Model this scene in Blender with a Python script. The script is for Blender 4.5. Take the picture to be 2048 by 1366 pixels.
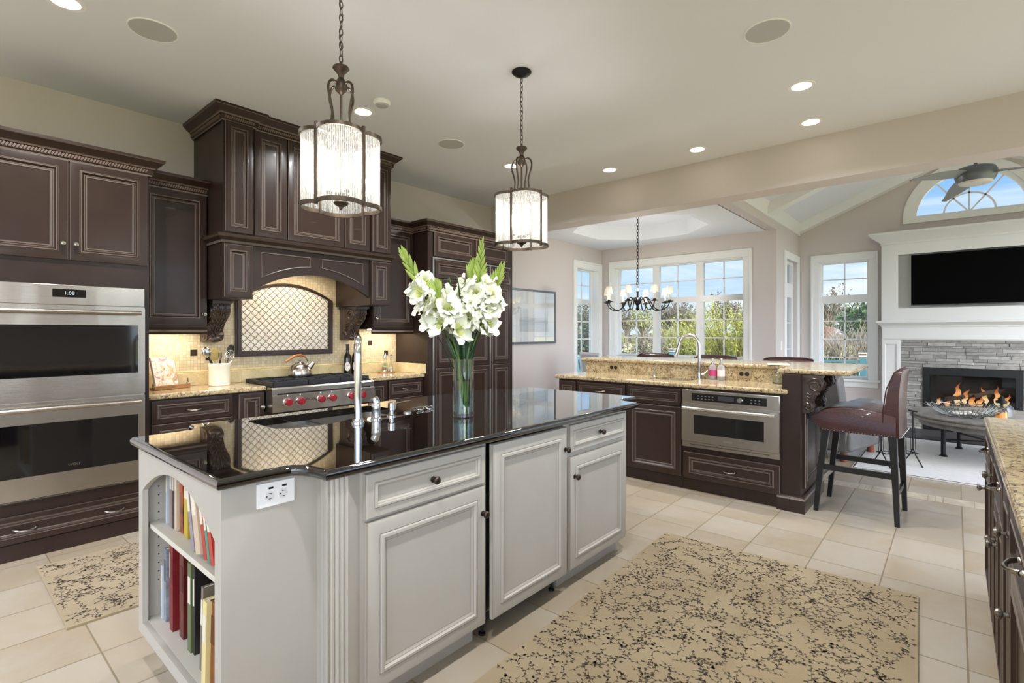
import bpy, bmesh, math, random
from mathutils import Vector, Matrix
random.seed(7)
PI = math.pi
C = bpy.context.scene.collection
scene = bpy.context.scene
for o in list(bpy.data.objects): bpy.data.objects.remove(o)

# ------------------------------------------------------------------ camera, world, sun, exposure
cam_d = bpy.data.cameras.new('camera'); cam = bpy.data.objects.new('camera', cam_d); C.objects.link(cam)
cam.location = (0, 0, 1.35); cam.rotation_euler = (PI/2, 0, math.radians(40.85-90))
cam_d.sensor_width = 36; cam_d.lens = 18; cam_d.shift_y = -18/2048; cam_d.clip_start = .05; cam_d.clip_end = 400
scene.camera = cam
vs = scene.view_settings
vs.view_transform = 'Standard'; vs.look = 'None'; vs.gamma = 1; vs.use_curve_mapping = False
vs.exposure = 0.08
cy = scene.cycles
cy.max_bounces = 10; cy.diffuse_bounces = 5; cy.glossy_bounces = 5; cy.transmission_bounces = 6; cy.transparent_max_bounces = 14
cy.caustics_reflective = False; cy.caustics_refractive = False; cy.sample_clamp_indirect = 5; cy.blur_glossy = .5

def lin(h):
    h = h.lstrip('#'); out = []
    for i in (0, 2, 4):
        c = int(h[i:i+2], 16)/255
        out.append(c/12.92 if c <= .04045 else ((c+.055)/1.055)**2.4)
    return (*out, 1)

class NT:
    """small node-tree writer"""
    def __init__(s, tree): s.t = tree; s.n = tree.nodes; s.l = tree.links
    def put(s, x, sock):
        if hasattr(x, 'links') or isinstance(x, bpy.types.NodeSocket): s.l.new(x, sock)
        else: sock.default_value = x
    def node(s, typ, ins=None, **kw):
        n = s.n.new(typ)
        for k, v in kw.items(): setattr(n, k, v)
        for k, v in (ins or {}).items(): s.put(v, n.inputs[k])
        return n
    def math(s, op, a, b=0.0, c=0.0):
        n = s.n.new('ShaderNodeMath'); n.operation = op
        s.put(a, n.inputs[0]); s.put(b, n.inputs[1])
        if len(n.inputs) > 2: s.put(c, n.inputs[2])
        return n.outputs[0]
    def ramp(s, fac, stops, interp='LINEAR'):
        n = s.n.new('ShaderNodeValToRGB'); n.color_ramp.interpolation = interp
        e = n.color_ramp.elements
        while len(e) < len(stops): e.new(.5)
        for el, (p, c) in zip(e, stops): el.position = p; el.color = c
        s.put(fac, n.inputs[0]); return n.outputs[0]
    def mix(s, f, a, b, mode='MIX'):
        n = s.n.new('ShaderNodeMix'); n.data_type = 'RGBA'; n.blend_type = mode
        s.put(f, n.inputs[0]); s.put(a, n.inputs[6]); s.put(b, n.inputs[7]); return n.outputs[2]
    def noise(s, vec, scale, detail=3, rough=.5, dist=0):
        n = s.node('ShaderNodeTexNoise', {'Scale': scale, 'Detail': detail, 'Roughness': rough, 'Distortion': dist})
        if vec is not None: s.l.new(vec, n.inputs['Vector'])
        return n.outputs['Fac']
    def coord(s, kind='Object', scale=None):
        v = s.n.new('ShaderNodeTexCoord').outputs[kind]
        if scale:
            m = s.node('ShaderNodeMapping'); m.inputs['Scale'].default_value = scale
            s.l.new(v, m.inputs['Vector']); v = m.outputs[0]
        return v

SKY, SKY_GLOW, CAN_W = 1.15, 12.5, 23
world = bpy.data.worlds.new('sky'); scene.world = world; world.use_nodes = True
w = NT(world.node_tree); w.n.clear()
gv = w.coord('Generated')
sep = w.node('ShaderNodeSeparateXYZ'); w.l.new(gv, sep.inputs[0])
zz = sep.outputs[2]
blue = w.ramp(zz, [(0.0, lin('#d3e4f6')), (.10, lin('#b9d6f8')), (.22, lin('#8cbcf6')), (.5, lin('#6aa2ee'))])
mp = w.node('ShaderNodeMapping'); mp.inputs['Scale'].default_value = (1.6, 1.6, 9); w.l.new(gv, mp.inputs[0])
cl = w.noise(mp.outputs[0], 2.2, 6, .55, .4)
clm = w.ramp(cl, [(.45, (0, 0, 0, 1)), (.68, (1, 1, 1, 1))])
fade = w.ramp(zz, [(.0, (.9, .9, .9, 1)), (.28, (.65, .65, .65, 1)), (.5, (.3, .3, .3, 1))])
sky = w.mix(w.math('MULTIPLY', clm, fade), blue, lin('#f4f8fd'))
gnd = w.math('LESS_THAN', zz, -.02)
sky = w.mix(gnd, sky, lin('#8f9678'))
# bright lobe added round the sun to light the rooms, behind and to the right of the camera
dt = w.node('ShaderNodeVectorMath', {0: gv, 1: (-.44, -.70, .56)}, operation='DOT_PRODUCT')
lobe = w.math('POWER', w.math('MAXIMUM', dt.outputs['Value'], 0.0), 3.0)
bg = w.node('ShaderNodeBackground', {'Color': w.mix(w.math('MINIMUM', lobe, 1.0), sky, lin('#f3f5fa')), 'Strength': w.math('MULTIPLY_ADD', lobe, SKY_GLOW, SKY)})
wo = w.node('ShaderNodeOutputWorld'); w.l.new(bg.outputs[0], wo.inputs[0])

def lamp(name, kind, loc, energy, color=(1, 1, 1), rot=None, **kw):
    d = bpy.data.lights.new(name, kind); d.energy = energy; d.color = color[:3]
    for k, v in kw.items(): setattr(d, k, v)
    o = bpy.data.objects.new(name, d); C.objects.link(o); o.location = loc
    if rot: o.rotation_euler = rot
    return o
sun = lamp('sun', 'SUN', (0, -20, 30), 2.7, (1, .95, .86), angle=.01)
sun.rotation_euler = Vector((.45, .62, -.64)).to_track_quat('-Z', 'Y').to_euler()

# ------------------------------------------------------------------ geometry helpers
class MB:
    """collects faces in world space (through matrix M) and links them as ONE mesh object"""
    def __init__(s, M=None): s.v = []; s.f = []; s.m = []; s.M = M or Matrix()
    def add(s, p): s.v.append(s.M @ Vector(p)); return len(s.v)-1
    def face(s, ids, m=0): s.f.append(tuple(ids)); s.m.append(m)
    def poly(s, pts, m=0): s.face([s.add(p) for p in pts], m)
    def strip(s, a, b, m=0, closed=True):
        n = len(a)
        for i in range(n if closed else n-1):
            j = (i+1) % n; s.face((a[i], a[j], b[j], b[i]), m)
    def box(s, x0, x1, y0, y1, z0, z1, m=0):
        a = [s.add((x, y, z)) for z in (z0, z1) for x, y in ((x0, y0), (x1, y0), (x1, y1), (x0, y1))]
        s.face((a[3], a[2], a[1], a[0]), m); s.face(a[4:], m); s.strip(a[:4], a[4:], m); return s
    def bar(s, p, q, w, h, m=0, up=(0, 0, 1)):
        p, q = Vector(p), Vector(q); d = (q-p).normalized(); u = Vector(up)
        r = d.cross(u)
        if r.length < 1e-4: r = d.cross(Vector((1, 0, 0)))
        r.normalize(); u = r.cross(d)
        rings = [[s.add(c + r*a*w/2 + u*b*h/2) for a, b in ((-1, -1), (1, -1), (1, 1), (-1, 1))] for c in (p, q)]
        s.strip(rings[0], rings[1], m); s.face(rings[0][::-1], m); s.face(rings[1], m); return s
    def tube(s, pts, r, seg=8, m=0, closed=False, cap=True):
        P = [Vector(p) for p in pts]; n = len(P); R = r if isinstance(r, (list, tuple)) else [r]*n
        T = []
        for i in range(n):
            if closed: t = P[(i+1) % n]-P[i-1]
            else: t = P[min(i+1, n-1)]-P[max(i-1, 0)]
            T.append(t.normalized())
        u = T[0].orthogonal().normalized(); rings = []
        for i in range(n):
            u = (u - T[i]*u.dot(T[i]))
            u = u.normalized() if u.length > 1e-6 else T[i].orthogonal().normalized()
            v = T[i].cross(u)
            rings.append([s.add(P[i]+(u*math.cos(2*PI*k/seg)+v*math.sin(2*PI*k/seg))*R[i]) for k in range(seg)])
        for i in range(n-1): s.strip(rings[i], rings[i+1], m)
        if closed:
            a, b = rings[-1], rings[0]
            k0 = min(range(seg), key=lambda k: (s.v[a[0]]-s.v[b[k]]).length); s.strip(a, b[k0:]+b[:k0], m)
        elif cap: s.face(rings[0][::-1], m); s.face(rings[-1], m)
        return s
    def lathe(s, prof, org=(0, 0, 0), ax=(0, 0, 1), seg=20, m=0, mats=None):
        org = Vector(org); ax = Vector(ax).normalized(); u = ax.orthogonal().normalized(); v = ax.cross(u); prev = None
        for i, (r, h) in enumerate(prof):
            c = org+ax*h
            ring = [s.add(c+(u*math.cos(2*PI*k/seg)+v*math.sin(2*PI*k/seg))*max(r, 1e-5)) for k in range(seg)]
            if prev: s.strip(prev, ring, mats[i-1] if mats else m)
            elif r > 1e-4: s.face(ring[::-1], mats[0] if mats else m)
            prev = ring
        if prof[-1][0] > 1e-4: s.face(prev, mats[-1] if mats else m)
        return s
    def prism(s, poly, ax, lo, hi, m=0, me=None):
        def P(p, h): return {'z': (p[0], p[1], h), 'x': (h, p[0], p[1]), 'y': (p[0], h, p[1])}[ax]
        a = [s.add(P(p, lo)) for p in poly]; b = [s.add(P(p, hi)) for p in poly]
        s.strip(a, b, m if me is None else me); s.face(a[::-1], m); s.face(b, m); return s
    def rings(s, x0, x1, z0, z1, prof, y0=0, cap=0):
        """nested rectangles in the local XZ plane facing -Y: prof = [(inset, y, mat)]"""
        prev = None
        for ins, y, m in prof:
            r = [s.add((x, y0+y, z)) for x, z in ((x0+ins, z0+ins), (x1-ins, z0+ins), (x1-ins, z1-ins), (x0+ins, z1-ins))]
            if prev: s.strip(prev, r, m)
            else: s.face(r[::-1], m)
            prev = r
        s.face(prev, cap); return s
    def sweep(s, path, prof, mats=None, z=0, m=0, closed=False):
        """profile [(out, z)] along a 2D path, outward on the right-hand side, mitred"""
        P = [Vector(p) for p in path]; n = len(P); rows = []
        for i in range(n):
            d0 = (P[i]-P[i-1]).normalized() if (i or closed) else None
            d1 = (P[(i+1) % n]-P[i]).normalized() if (i < n-1 or closed) else None
            d0 = d0 or d1; d1 = d1 or d0
            n0 = Vector((d0.y, -d0.x)); n1 = Vector((d1.y, -d1.x)); k = n0+n1
            k = k/(k.dot(n0)) if k.length > 1e-4 else n0
            rows.append([s.add((P[i].x+k.x*o, P[i].y+k.y*o, z+h)) for o, h in prof])
        for i in range(n if closed else n-1):
            a, b = rows[i], rows[(i+1) % n]
            for j in range(len(prof)-1): s.face((a[j], a[j+1], b[j+1], b[j]), mats[j] if mats else m)
        if not closed: s.face(rows[0][::-1], m); s.face(rows[-1], m)
        return s
    def ell(s, c, r, seg=12, rg=8, m=0, R=None):
        c = Vector(c); prev = None; R = R or Matrix.Identity(3)
        for i in range(rg+1):
            t = -PI/2+PI*i/rg; cr = max(math.cos(t), 1e-4)
            ring = [s.add(c+R@Vector((r[0]*cr*math.cos(2*PI*k/seg), r[1]*cr*math.sin(2*PI*k/seg), r[2]*math.sin(t)))) for k in range(seg)]
            if prev: s.strip(prev, ring, m)
            prev = ring
        return s
    def build(s, name, mats, parent=None, bevel=0, angle=35, recalc=True):
        mats = mats if isinstance(mats, (list, tuple)) else [mats]
        me = bpy.data.meshes.new(name)
        inv = Matrix()
        if parent is not None:
            p = parent
            while p.parent: p = p.parent
            inv = (Matrix.Translation(p.location) @ p.rotation_euler.to_matrix().to_4x4()).inverted()
        me.from_pydata([tuple(inv @ v) for v in s.v], [], s.f)
        for x in mats: me.materials.append(x)
        me.polygons.foreach_set('material_index', s.m)
        me.polygons.foreach_set('use_smooth', [True]*len(s.f))
        if recalc:
            bm = bmesh.new(); bm.from_mesh(me)
            bmesh.ops.recalc_face_normals(bm, faces=bm.faces); bm.to_mesh(me); bm.free()
        me.set_sharp_from_angle(angle=math.radians(angle)); me.update()
        o = bpy.data.objects.new(name, me); C.objects.link(o)
        if parent is not None: o.parent = parent
        if bevel:
            b = o.modifiers.new('bevel', 'BEVEL'); b.width = bevel; b.segments = 2; b.limit_method = 'ANGLE'; b.angle_limit = math.radians(40)
        return o

def base_origin(o):
    """move a top-level mesh's origin to the centre of its base"""
    vs_ = [v.co for v in o.data.vertices]
    c = Vector((sum((min(v[i] for v in vs_), max(v[i] for v in vs_)))/2 for i in (0, 1)) ) if False else None
    lo = Vector((min(v.x for v in vs_), min(v.y for v in vs_), min(v.z for v in vs_))); hi = Vector((max(v.x for v in vs_), max(v.y for v in vs_), 0))
    c = Vector(((lo.x+hi.x)/2, (lo.y+hi.y)/2, lo.z))
    o.data.transform(Matrix.Translation(-c)); o.location = c
def tag(o, label=None, cat=None, group=None, kind=None):
    for k, v in (('label', label), ('category', cat), ('group', group), ('kind', kind)):
        if v: o[k] = v
    return o
def thing(name, label, cat, loc=(0, 0, 0), rz=0, group=None):
    o = bpy.data.objects.new(name, None); C.objects.link(o); o.empty_display_size = .05
    o.location = loc; o.rotation_euler = (0, 0, rz); return tag(o, label, cat, group)
def solo(name, mb, mats, label, cat, group=None, kind=None, bevel=0, **k):
    o = mb.build(name, mats, None, bevel, **k); base_origin(o); return tag(o, label, cat, group, kind)
def struct(name, mb, mats, parent=None, bevel=0):
    o = mb.build(name, mats, parent, bevel)
    if parent is None: o['kind'] = 'structure'
    return o
def dup(root, loc, rz=None, label=None, group=None):
    r = root.copy(); C.objects.link(r); r.location = loc
    if rz is not None: r.rotation_euler = (0, 0, rz)
    if label: r['label'] = label
    if group: r['group'] = group
    for ch in list(root.children):
        c = ch.copy(); C.objects.link(c); c.parent = r
        for g in ch.children:
            d = g.copy(); C.objects.link(d); d.parent = c
    return r
def text_mb(body, size, M, depth=.0008):
    """lettering as mesh: local XZ text plane facing -Y, centred"""
    cu = bpy.data.curves.new('lettering', 'FONT'); cu.body = body; cu.size = size; cu.align_x = 'CENTER'; cu.align_y = 'CENTER'; cu.extrude = depth
    o = bpy.data.objects.new('lettering', cu); C.objects.link(o)
    dg = bpy.context.evaluated_depsgraph_get(); me = bpy.data.meshes.new_from_object(o.evaluated_get(dg))
    mb = MB(M @ Matrix.Rotation(PI/2, 4, 'X'))
    off = len(mb.v)
    for v in me.vertices: mb.add(v.co)
    for p in me.polygons: mb.face([off+i for i in p.vertices])
    bpy.data.objects.remove(o); bpy.data.curves.remove(cu); bpy.data.meshes.remove(me); return mb

def smooth(pts, k=5):
    """Catmull-Rom through the points"""
    P = [Vector(p) for p in pts]; out = []
    for i in range(len(P)-1):
        a, b, c, d = P[max(i-1, 0)], P[i], P[i+1], P[min(i+2, len(P)-1)]
        for j in range(k):
            u = j/k; out.append(.5*((2*b)+(c-a)*u+(2*a-5*b+4*c-d)*u*u+(3*b-a-3*c+d)*u**3))
    return out+[P[-1]]
def F_negy(y, x=0): return Matrix.Translation((x, y, 0))                       # local x = world x
def F_negx(x): return Matrix(((0, 1, 0, x), (-1, 0, 0, 0), (0, 0, 1, 0), (0, 0, 0, 1)))   # local x = -world y
def F_posy(y): return Matrix(((-1, 0, 0, 0), (0, -1, 0, y), (0, 0, 1, 0), (0, 0, 0, 1)))  # local x = -world x
def hole_plate(mb, outer, holes, z, m=0):
    """flat face with holes at height z (world XY loops)"""
    bm = bmesh.new(); es = []
    for loop in [outer]+holes:
        vs_ = [bm.verts.new((p[0], p[1], z)) for p in loop]
        es += [bm.edges.new((vs_[i], vs_[(i+1) % len(vs_)])) for i in range(len(vs_))]
    bmesh.ops.triangle_fill(bm, use_beauty=True, edges=es)
    idx = {v: mb.add(v.co) for v in bm.verts}
    for f in bm.faces: mb.face([idx[v] for v in f.verts], m)
    bm.free()
def offset_poly(P, d):
    """inset a CCW polygon by d"""
    n = len(P); out = []
    for i in range(n):
        a, b, c = Vector(P[i-1]), Vector(P[i]), Vector(P[(i+1) % n])
        d0 = (b-a).normalized(); d1 = (c-b).normalized(); n0 = Vector((-d0.y, d0.x)); n1 = Vector((-d1.y, d1.x)); k = n0+n1; k = k/max(k.dot(n0), .25)
        out.append((b.x+k.x*d, b.y+k.y*d))
    return out
def round_rect(x0, x1, y0, y1, r, n=5):
    out = []
    for cx, cy_, a0 in ((x1-r, y1-r, 0), (x0+r, y1-r, 90), (x0+r, y0+r, 180), (x1-r, y0+r, 270)):
        for k in range(n+1):
            a = math.radians(a0+90*k/n); out.append((cx+r*math.cos(a), cy_+r*math.sin(a)))
    return out
def slab(mb, P, z0, z1, r=.012, holes=(), m=0):
    """stone slab with a rounded edge; P counter-clockwise; holes cut through"""
    n = 6; prev = None
    prof = [(r*(1-math.cos(a)), z1-r+r*math.sin(a)) for a in [PI/2*(1-k/n) for k in range(n+1)]]
    prof = [(r*(1-math.cos(PI/2*(1-k/n))), z1-r*(1-math.sin(PI/2*(1-k/n)))) for k in range(n+1)]
    prof += [(r*(1-math.cos(PI/2*k/n)), z0+r*(1-math.sin(PI/2*k/n))) for k in range(n+1)]
    for ins, z in prof:
        ring = [mb.add((x, y, z)) for x, y in (offset_poly(P, ins) if ins > 1e-6 else P)]
        if prev: mb.strip(prev, ring, m)
        prev = ring
    hole_plate(mb, offset_poly(P, r), [list(h) for h in holes], z1, m); hole_plate(mb, offset_poly(P, r), [list(h) for h in holes], z0, m)
    for h in holes:
        a = [mb.add((x, y, z1)) for x, y in h]; b = [mb.add((x, y, z0)) for x, y in h]; mb.strip(a, b, m)
    return mb

# ------------------------------------------------------------------ materials
def new_mat(name):
    m = bpy.data.materials.new(name); m.use_nodes = True; t = NT(m.node_tree); t.n.clear()
    out = t.node('ShaderNodeOutputMaterial'); return m, t, out
def pbr(name, col, rough=.5, metal=0.0, spec=.5, coat=0.0, emit=None, es=0, bump=None, ior=1.5, var=None, coord='Object', trans=0, sheen=0, alpha=1):
    """principled; var = (second colour, noise scale, contrast) ; bump = (scale, strength)"""
    m, t, out = new_mat(name)
    col = lin(col) if isinstance(col, str) else col
    base = col; vec = t.coord(coord)
    if var:
        nf = t.noise(vec, var[1], 4, .6)
        nf = t.ramp(nf, [(.5-.25/var[2] if len(var) > 2 else .3, (0, 0, 0, 1)), (.5+.25/var[2] if len(var) > 2 else .7, (1, 1, 1, 1))])
        base = t.mix(nf, col, lin(var[0]))
    p = t.node('ShaderNodeBsdfPrincipled', {'Base Color': base, 'Roughness': rough, 'Metallic': metal, 'Specular IOR Level': spec, 'Coat Weight': coat, 'IOR': ior, 'Transmission Weight': trans, 'Sheen Weight': sheen, 'Alpha': alpha})
    if emit: p.inputs['Emission Color'].default_value = lin(emit); p.inputs['Emission Strength'].default_value = es
    if bump:
        b = t.node('ShaderNodeBump', {'Strength': bump[1], 'Distance': .01, 'Height': t.noise(vec, bump[0], 4)}); t.l.new(b.outputs[0], p.inputs['Normal'])
    t.l.new(p.outputs[0], out.inputs[0]); return m
def glow(name, col, strength):
    m, t, out = new_mat(name); e = t.node('ShaderNodeEmission', {'Color': lin(col), 'Strength': strength}); t.l.new(e.outputs[0], out.inputs[0]); return m

M = {}
M['wall'] = pbr('beige_paint', '#d2c9c5', .65, bump=(180, .03))
M['ceiling'] = pbr('ceiling_paint', '#e6e9ee', .8)
M['trim'] = pbr('white_trim_paint', '#f0f0ee', .35)
M['mantelpaint'] = pbr('mantel_paint', '#dcdcd9', .4)
M['esp'] = pbr('espresso_wood', '#2f211b', .3, spec=.35, coat=.05, var=('#352620', 9, 1))
M['espd'] = pbr('espresso_wood_plain', '#281b16', .32, spec=.35, var=('#33241f', 9, 1))
M['glaze'] = pbr('espresso_glaze_line', '#66584f', .4)
M['cream'] = pbr('cream_paint', '#b4afa5', .42, var=('#aea99f', 5, 1))
M['creamg'] = pbr('cream_glaze_line', '#8f8578', .5)
M['creamshelf'] = pbr('cream_shelf_paint', '#cbc6ba', .5)
M['bronze'] = pbr('aged_bronze', '#4a4038', .4, .85, var=('#5d5145', 40, 1))
M['pewter'] = pbr('antique_pewter', '#b9b2a8', .25, 1.0, var=('#7a726a', 90, 1.5))
M['darkknob'] = pbr('dark_bronze_knob', '#453c35', .35, .9)
M['black'] = pbr('black_enamel', '#0d0d0e', .35)
M['blackmetal'] = pbr('wrought_iron', '#232326', .45, .6)
M['grate'] = pbr('cast_iron_grate', '#2c2d30', .5, .4, bump=(120, .1))
M['chrome'] = pbr('brushed_nickel', '#cfcecb', .16, 1.0)
M['white'] = pbr('white_plastic', '#f1f1ef', .35)
M['red'] = pbr('red_knob', '#8e1c2c', .22, coat=.6)
M['glassblk'] = pbr('black_oven_glass', '#08080a', .06, spec=.6, coat=.3)
M['screen'] = pbr('black_screen', '#010101', .55, spec=.05)
M['tvbezel'] = pbr('television_bezel', '#4a4a4c', .3, .8)
M['leather'] = pbr('burgundy_leather', '#421b18', .3, coat=.15, bump=(90, .12), var=('#341413', 6, 1))
M['greyleather'] = pbr('grey_leather', '#6e6d6c', .38, bump=(70, .15), var=('#5b5a59', 5, 1))
M['blkwood'] = pbr('black_lacquer_wood', '#141211', .35)
M['candle'] = pbr('candle_sleeve', '#efe6d2', .5)
M['bulb'] = glow('warm_bulb', '#ffeed6', 16)
M['bulb2'] = glow('small_warm_bulb', '#ffe6c0', 4)
M['can'] = glow('recessed_lamp_lens', '#fff4e4', 14)
M['grille'] = pbr('speaker_grille', '#bdbdbb', .7)
M['petal'] = pbr('white_petal', '#f7f6ec', .55, sheen=.2, var=('#e6ebcd', 25, .8))
M['throat'] = pbr('petal_throat', '#e2e39a', .55)
M['bud'] = pbr('green_bud', '#a5b55a', .5, var=('#7c9440', 30, 1))
M['leafd'] = pbr('dark_green_leaf', '#1b3a1a', .4, var=('#2a4d22', 12, 1))
M['stemg'] = pbr('flower_stem', '#5c7a3a', .5)
M['crock'] = pbr('cream_stoneware', '#ece6d4', .25, coat=.4)
M['wood'] = pbr('light_wood', '#b98a5a', .5, var=('#96693f', 14, 1))
M['spoonwood'] = pbr('olive_wood', '#c7ae6a', .5)
M['paper'] = pbr('paper', '#ece8df', .7)
M['teal'] = pbr('teal_paint', '#64908f', .6, var=('#548082', 8, 1))
M['bark'] = pbr('bark', '#5b4d42', .9, var=('#44382f', 10, 1))
M['greytop'] = pbr('weathered_table_top', '#8d8983', .5, var=('#5f5b55', 9, 1.2))
M['candle2'] = pbr('orange_candle', '#d98a3c', .5, emit='#ff9a40', es=.6)
M['thread'] = pbr('rug_edge', '#8a7a5e', .9)
M['living_rug'] = pbr('pale_rug_wool', '#d3d1cd', .95, bump=(160, .3), var=('#c5c3bf', 20, 1))
M['rugdark'] = pbr('rug_vine_wool', '#4b4033', .95)
M['slate'] = pbr('dark_slate_hearth', '#2d2d2f', .5)
M['firedark'] = pbr('firebox_lining', '#1c1815', .9, var=('#2d241d', 10, 1))
M['log'] = pbr('charred_log', '#4d3526', .9, var=('#1d1512', 14, 1))
M['water'] = pbr('vase_water', '#e9f0ea', .02, trans=1.0, ior=1.33)

def steel(name, scale, rough=.24, col='#bdb8b1'):
    m, t, out = new_mat(name); v = t.coord('Object', scale)
    n = t.noise(v, 6, 3, .6)
    p = t.node('ShaderNodeBsdfPrincipled', {'Base Color': t.mix(n, lin(col), lin('#c8c2b9')), 'Metallic': 1.0,
        'Roughness': t.math('MULTIPLY_ADD', n, .12, rough-.06)})
    b = t.node('ShaderNodeBump', {'Strength': .05, 'Distance': .01, 'Height': n}); t.l.new(b.outputs[0], p.inputs['Normal'])
    big = t.node('ShaderNodeBump', {'Strength': .12, 'Distance': .05, 'Height': t.noise(t.coord('Object', (5, 5, 1.2)), 1.0, 1)})
    t.l.new(big.outputs[0], b.inputs['Normal'])
    t.l.new(p.outputs[0], out.inputs[0]); return m
M['steel'] = steel('brushed_stainless_steel', (1, 1, 90), .22, '#b3aca3')
M['steels'] = steel('satin_sink_steel', (40, 1, 1), .3, '#b4b2ae')

def granite(name, stops, rough, scale, spec=.5, ior=1.5, speck=None, coat=0):
    m, t, out = new_mat(name); v = t.coord('Object')
    a = t.noise(v, scale, 5, .7, .6)
    col = t.ramp(a, stops)
    vo = t.node('ShaderNodeTexVoronoi', {'Scale': scale*5.5}); t.l.new(v, vo.inputs['Vector'])
    if speck:
        for s_, lo, hi, c in speck:
            nn = t.noise(v, s_, 4, .75, .3); f = t.ramp(nn, [(lo, (0, 0, 0, 1)), (hi, (1, 1, 1, 1))]); col = t.mix(f, col, lin(c))
    col = t.mix(.3, col, t.ramp(vo.outputs['Distance'], [(.0, (.75, .75, .75, 1)), (.5, (.4, .4, .4, 1))]), 'SOFT_LIGHT')
    p = t.node('ShaderNodeBsdfPrincipled', {'Base Color': col, 'Roughness': rough, 'Specular IOR Level': spec, 'IOR': ior, 'Coat Weight': coat, 'Coat Roughness': .02})
    t.l.new(p.outputs[0], out.inputs[0]); return m
M['gold'] = granite('gold_granite', [(.3, lin('#86704f')), (.42, lin('#ab9570')), (.55, lin('#c4b18c')), (.7, lin('#bba982'))], .12, 16,
    speck=[(60, .56, .61, '#3d2f22'), (42, .56, .64, '#7a6148'), (75, .62, .68, '#e4dcc8'), (33, .6, .66, '#4a3c30')])
M['blackg'] = granite('black_granite', [(.35, lin('#0a0908')), (.6, lin('#15110e')), (.75, lin('#241b14'))], .03, 14, spec=.5, ior=1.75, coat=.7,
    speck=[(38, .64, .72, '#3a332c')])

def grid_tiles(name, sx, sy, ox, oy, gap, c1, c2, grout, rough, axes='XY', nscale=3, nstr=.35, rvar=.1, bumpd=.3, offset=0.0, c3=None):
    """square-set tiles from object coordinates; every tile gets its own tone"""
    m, t, out = new_mat(name); v = t.coord('Object'); sp = t.node('ShaderNodeSeparateXYZ'); t.l.new(v, sp.inputs[0])
    a, b = sp.outputs['XYZ'.index(axes[0])], sp.outputs['XYZ'.index(axes[1])]
    v_ = t.math('DIVIDE', t.math('SUBTRACT', b, oy), sy); fl = t.math('FLOOR', v_)
    u_ = t.math('DIVIDE', t.math('SUBTRACT', a, ox), sx)
    if offset: u_ = t.math('ADD', u_, t.math('MULTIPLY', t.math('MODULO', fl, 2.0), offset))
    fu = t.math('FRACT', u_); fv = t.math('FRACT', v_)
    def edge(f, s_): return t.math('LESS_THAN', t.math('MINIMUM', f, t.math('SUBTRACT', 1.0, f)), gap/2/s_)
    g = t.math('MAXIMUM', edge(fu, sx), edge(fv, sy))
    cmb = t.node('ShaderNodeCombineXYZ', {'X': t.math('FLOOR', u_), 'Y': fl}); wn = t.node('ShaderNodeTexWhiteNoise'); wn.noise_dimensions = '2D'; t.l.new(cmb.outputs[0], wn.inputs['Vector'])
    col = t.mix(wn.outputs['Value'], lin(c1), lin(c2))
    off = t.node('ShaderNodeVectorMath', {0: v, 1: wn.outputs['Color']}); off.operation = 'ADD'
    nz = t.noise(off.outputs[0], nscale, 5, .6, .5)
    col = t.mix(t.math('MULTIPLY', t.ramp(nz, [(.35, (0, 0, 0, 1)), (.7, (1, 1, 1, 1))]), nstr), col, lin(c3 or c2))
    col = t.mix(g, col, lin(grout))
    p = t.node('ShaderNodeBsdfPrincipled', {'Base Color': col, 'Roughness': t.math('ADD', t.math('MULTIPLY_ADD', nz, rvar, rough), t.math('MULTIPLY', g, .4))})
    bh = t.node('ShaderNodeBump', {'Strength': bumpd, 'Distance': .004, 'Height': t.math('SUBTRACT', 1.0, g)}); t.l.new(bh.outputs[0], p.inputs['Normal'])
    t.l.new(p.outputs[0], out.inputs[0]); return m
M['floor'] = grid_tiles('travertine_floor_tile', .3735, .3455, .128, .305, .007, '#aa9d8b', '#9c8c74', '#7d6f59', .2, nscale=2.2, nstr=.6, c3='#aea79c')
M['backsplash'] = grid_tiles('small_cream_mosaic', .026, .026, 0, 0, .0022, '#e6d9bb', '#cdbb95', '#b7a684', .28, axes='XZ', nscale=20, bumpd=.4)

def lattice():
    m, t, out = new_mat('arabesque_lattice_tile'); v = t.coord('Object'); sp = t.node('ShaderNodeSeparateXYZ'); t.l.new(v, sp.inputs[0])
    u = t.math('DIVIDE', sp.outputs[0], .0655); w_ = t.math('DIVIDE', sp.outputs[2], .0655)
    s_ = t.math('ADD', u, w_); d = t.math('SUBTRACT', u, w_)
    s2 = t.math('MULTIPLY_ADD', t.math('SINE', t.math('MULTIPLY', d, 2*PI)), .05, s_)
    d2 = t.math('MULTIPLY_ADD', t.math('SINE', t.math('MULTIPLY', s_, 2*PI)), -.05, d)
    def e(x):
        f = t.math('FRACT', x); return t.math('MINIMUM', f, t.math('SUBTRACT', 1.0, f))
    mn = t.math('MINIMUM', e(s2), e(d2)); g = t.math('LESS_THAN', mn, .05)
    cmb = t.node('ShaderNodeCombineXYZ', {'X': t.math('FLOOR', s2), 'Y': t.math('FLOOR', d2)}); wn = t.node('ShaderNodeTexWhiteNoise'); wn.noise_dimensions = '2D'; t.l.new(cmb.outputs[0], wn.inputs['Vector'])
    col = t.mix(wn.outputs['Value'], lin('#efe9da'), lin('#d6c9b0')); col = t.mix(t.noise(v, 30, 4), col, lin('#f2ede2'))
    col = t.mix(g, col, lin('#4a3b30'))
    p = t.node('ShaderNodeBsdfPrincipled', {'Base Color': col, 'Roughness': t.math('MULTIPLY_ADD', g, .4, .18)})
    bh = t.node('ShaderNodeBump', {'Strength': .5, 'Distance': .004, 'Height': t.ramp(mn, [(.03, (0, 0, 0, 1)), (.16, (1, 1, 1, 1))])}); t.l.new(bh.outputs[0], p.inputs['Normal'])
    t.l.new(p.outputs[0], out.inputs[0]); return m
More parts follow.
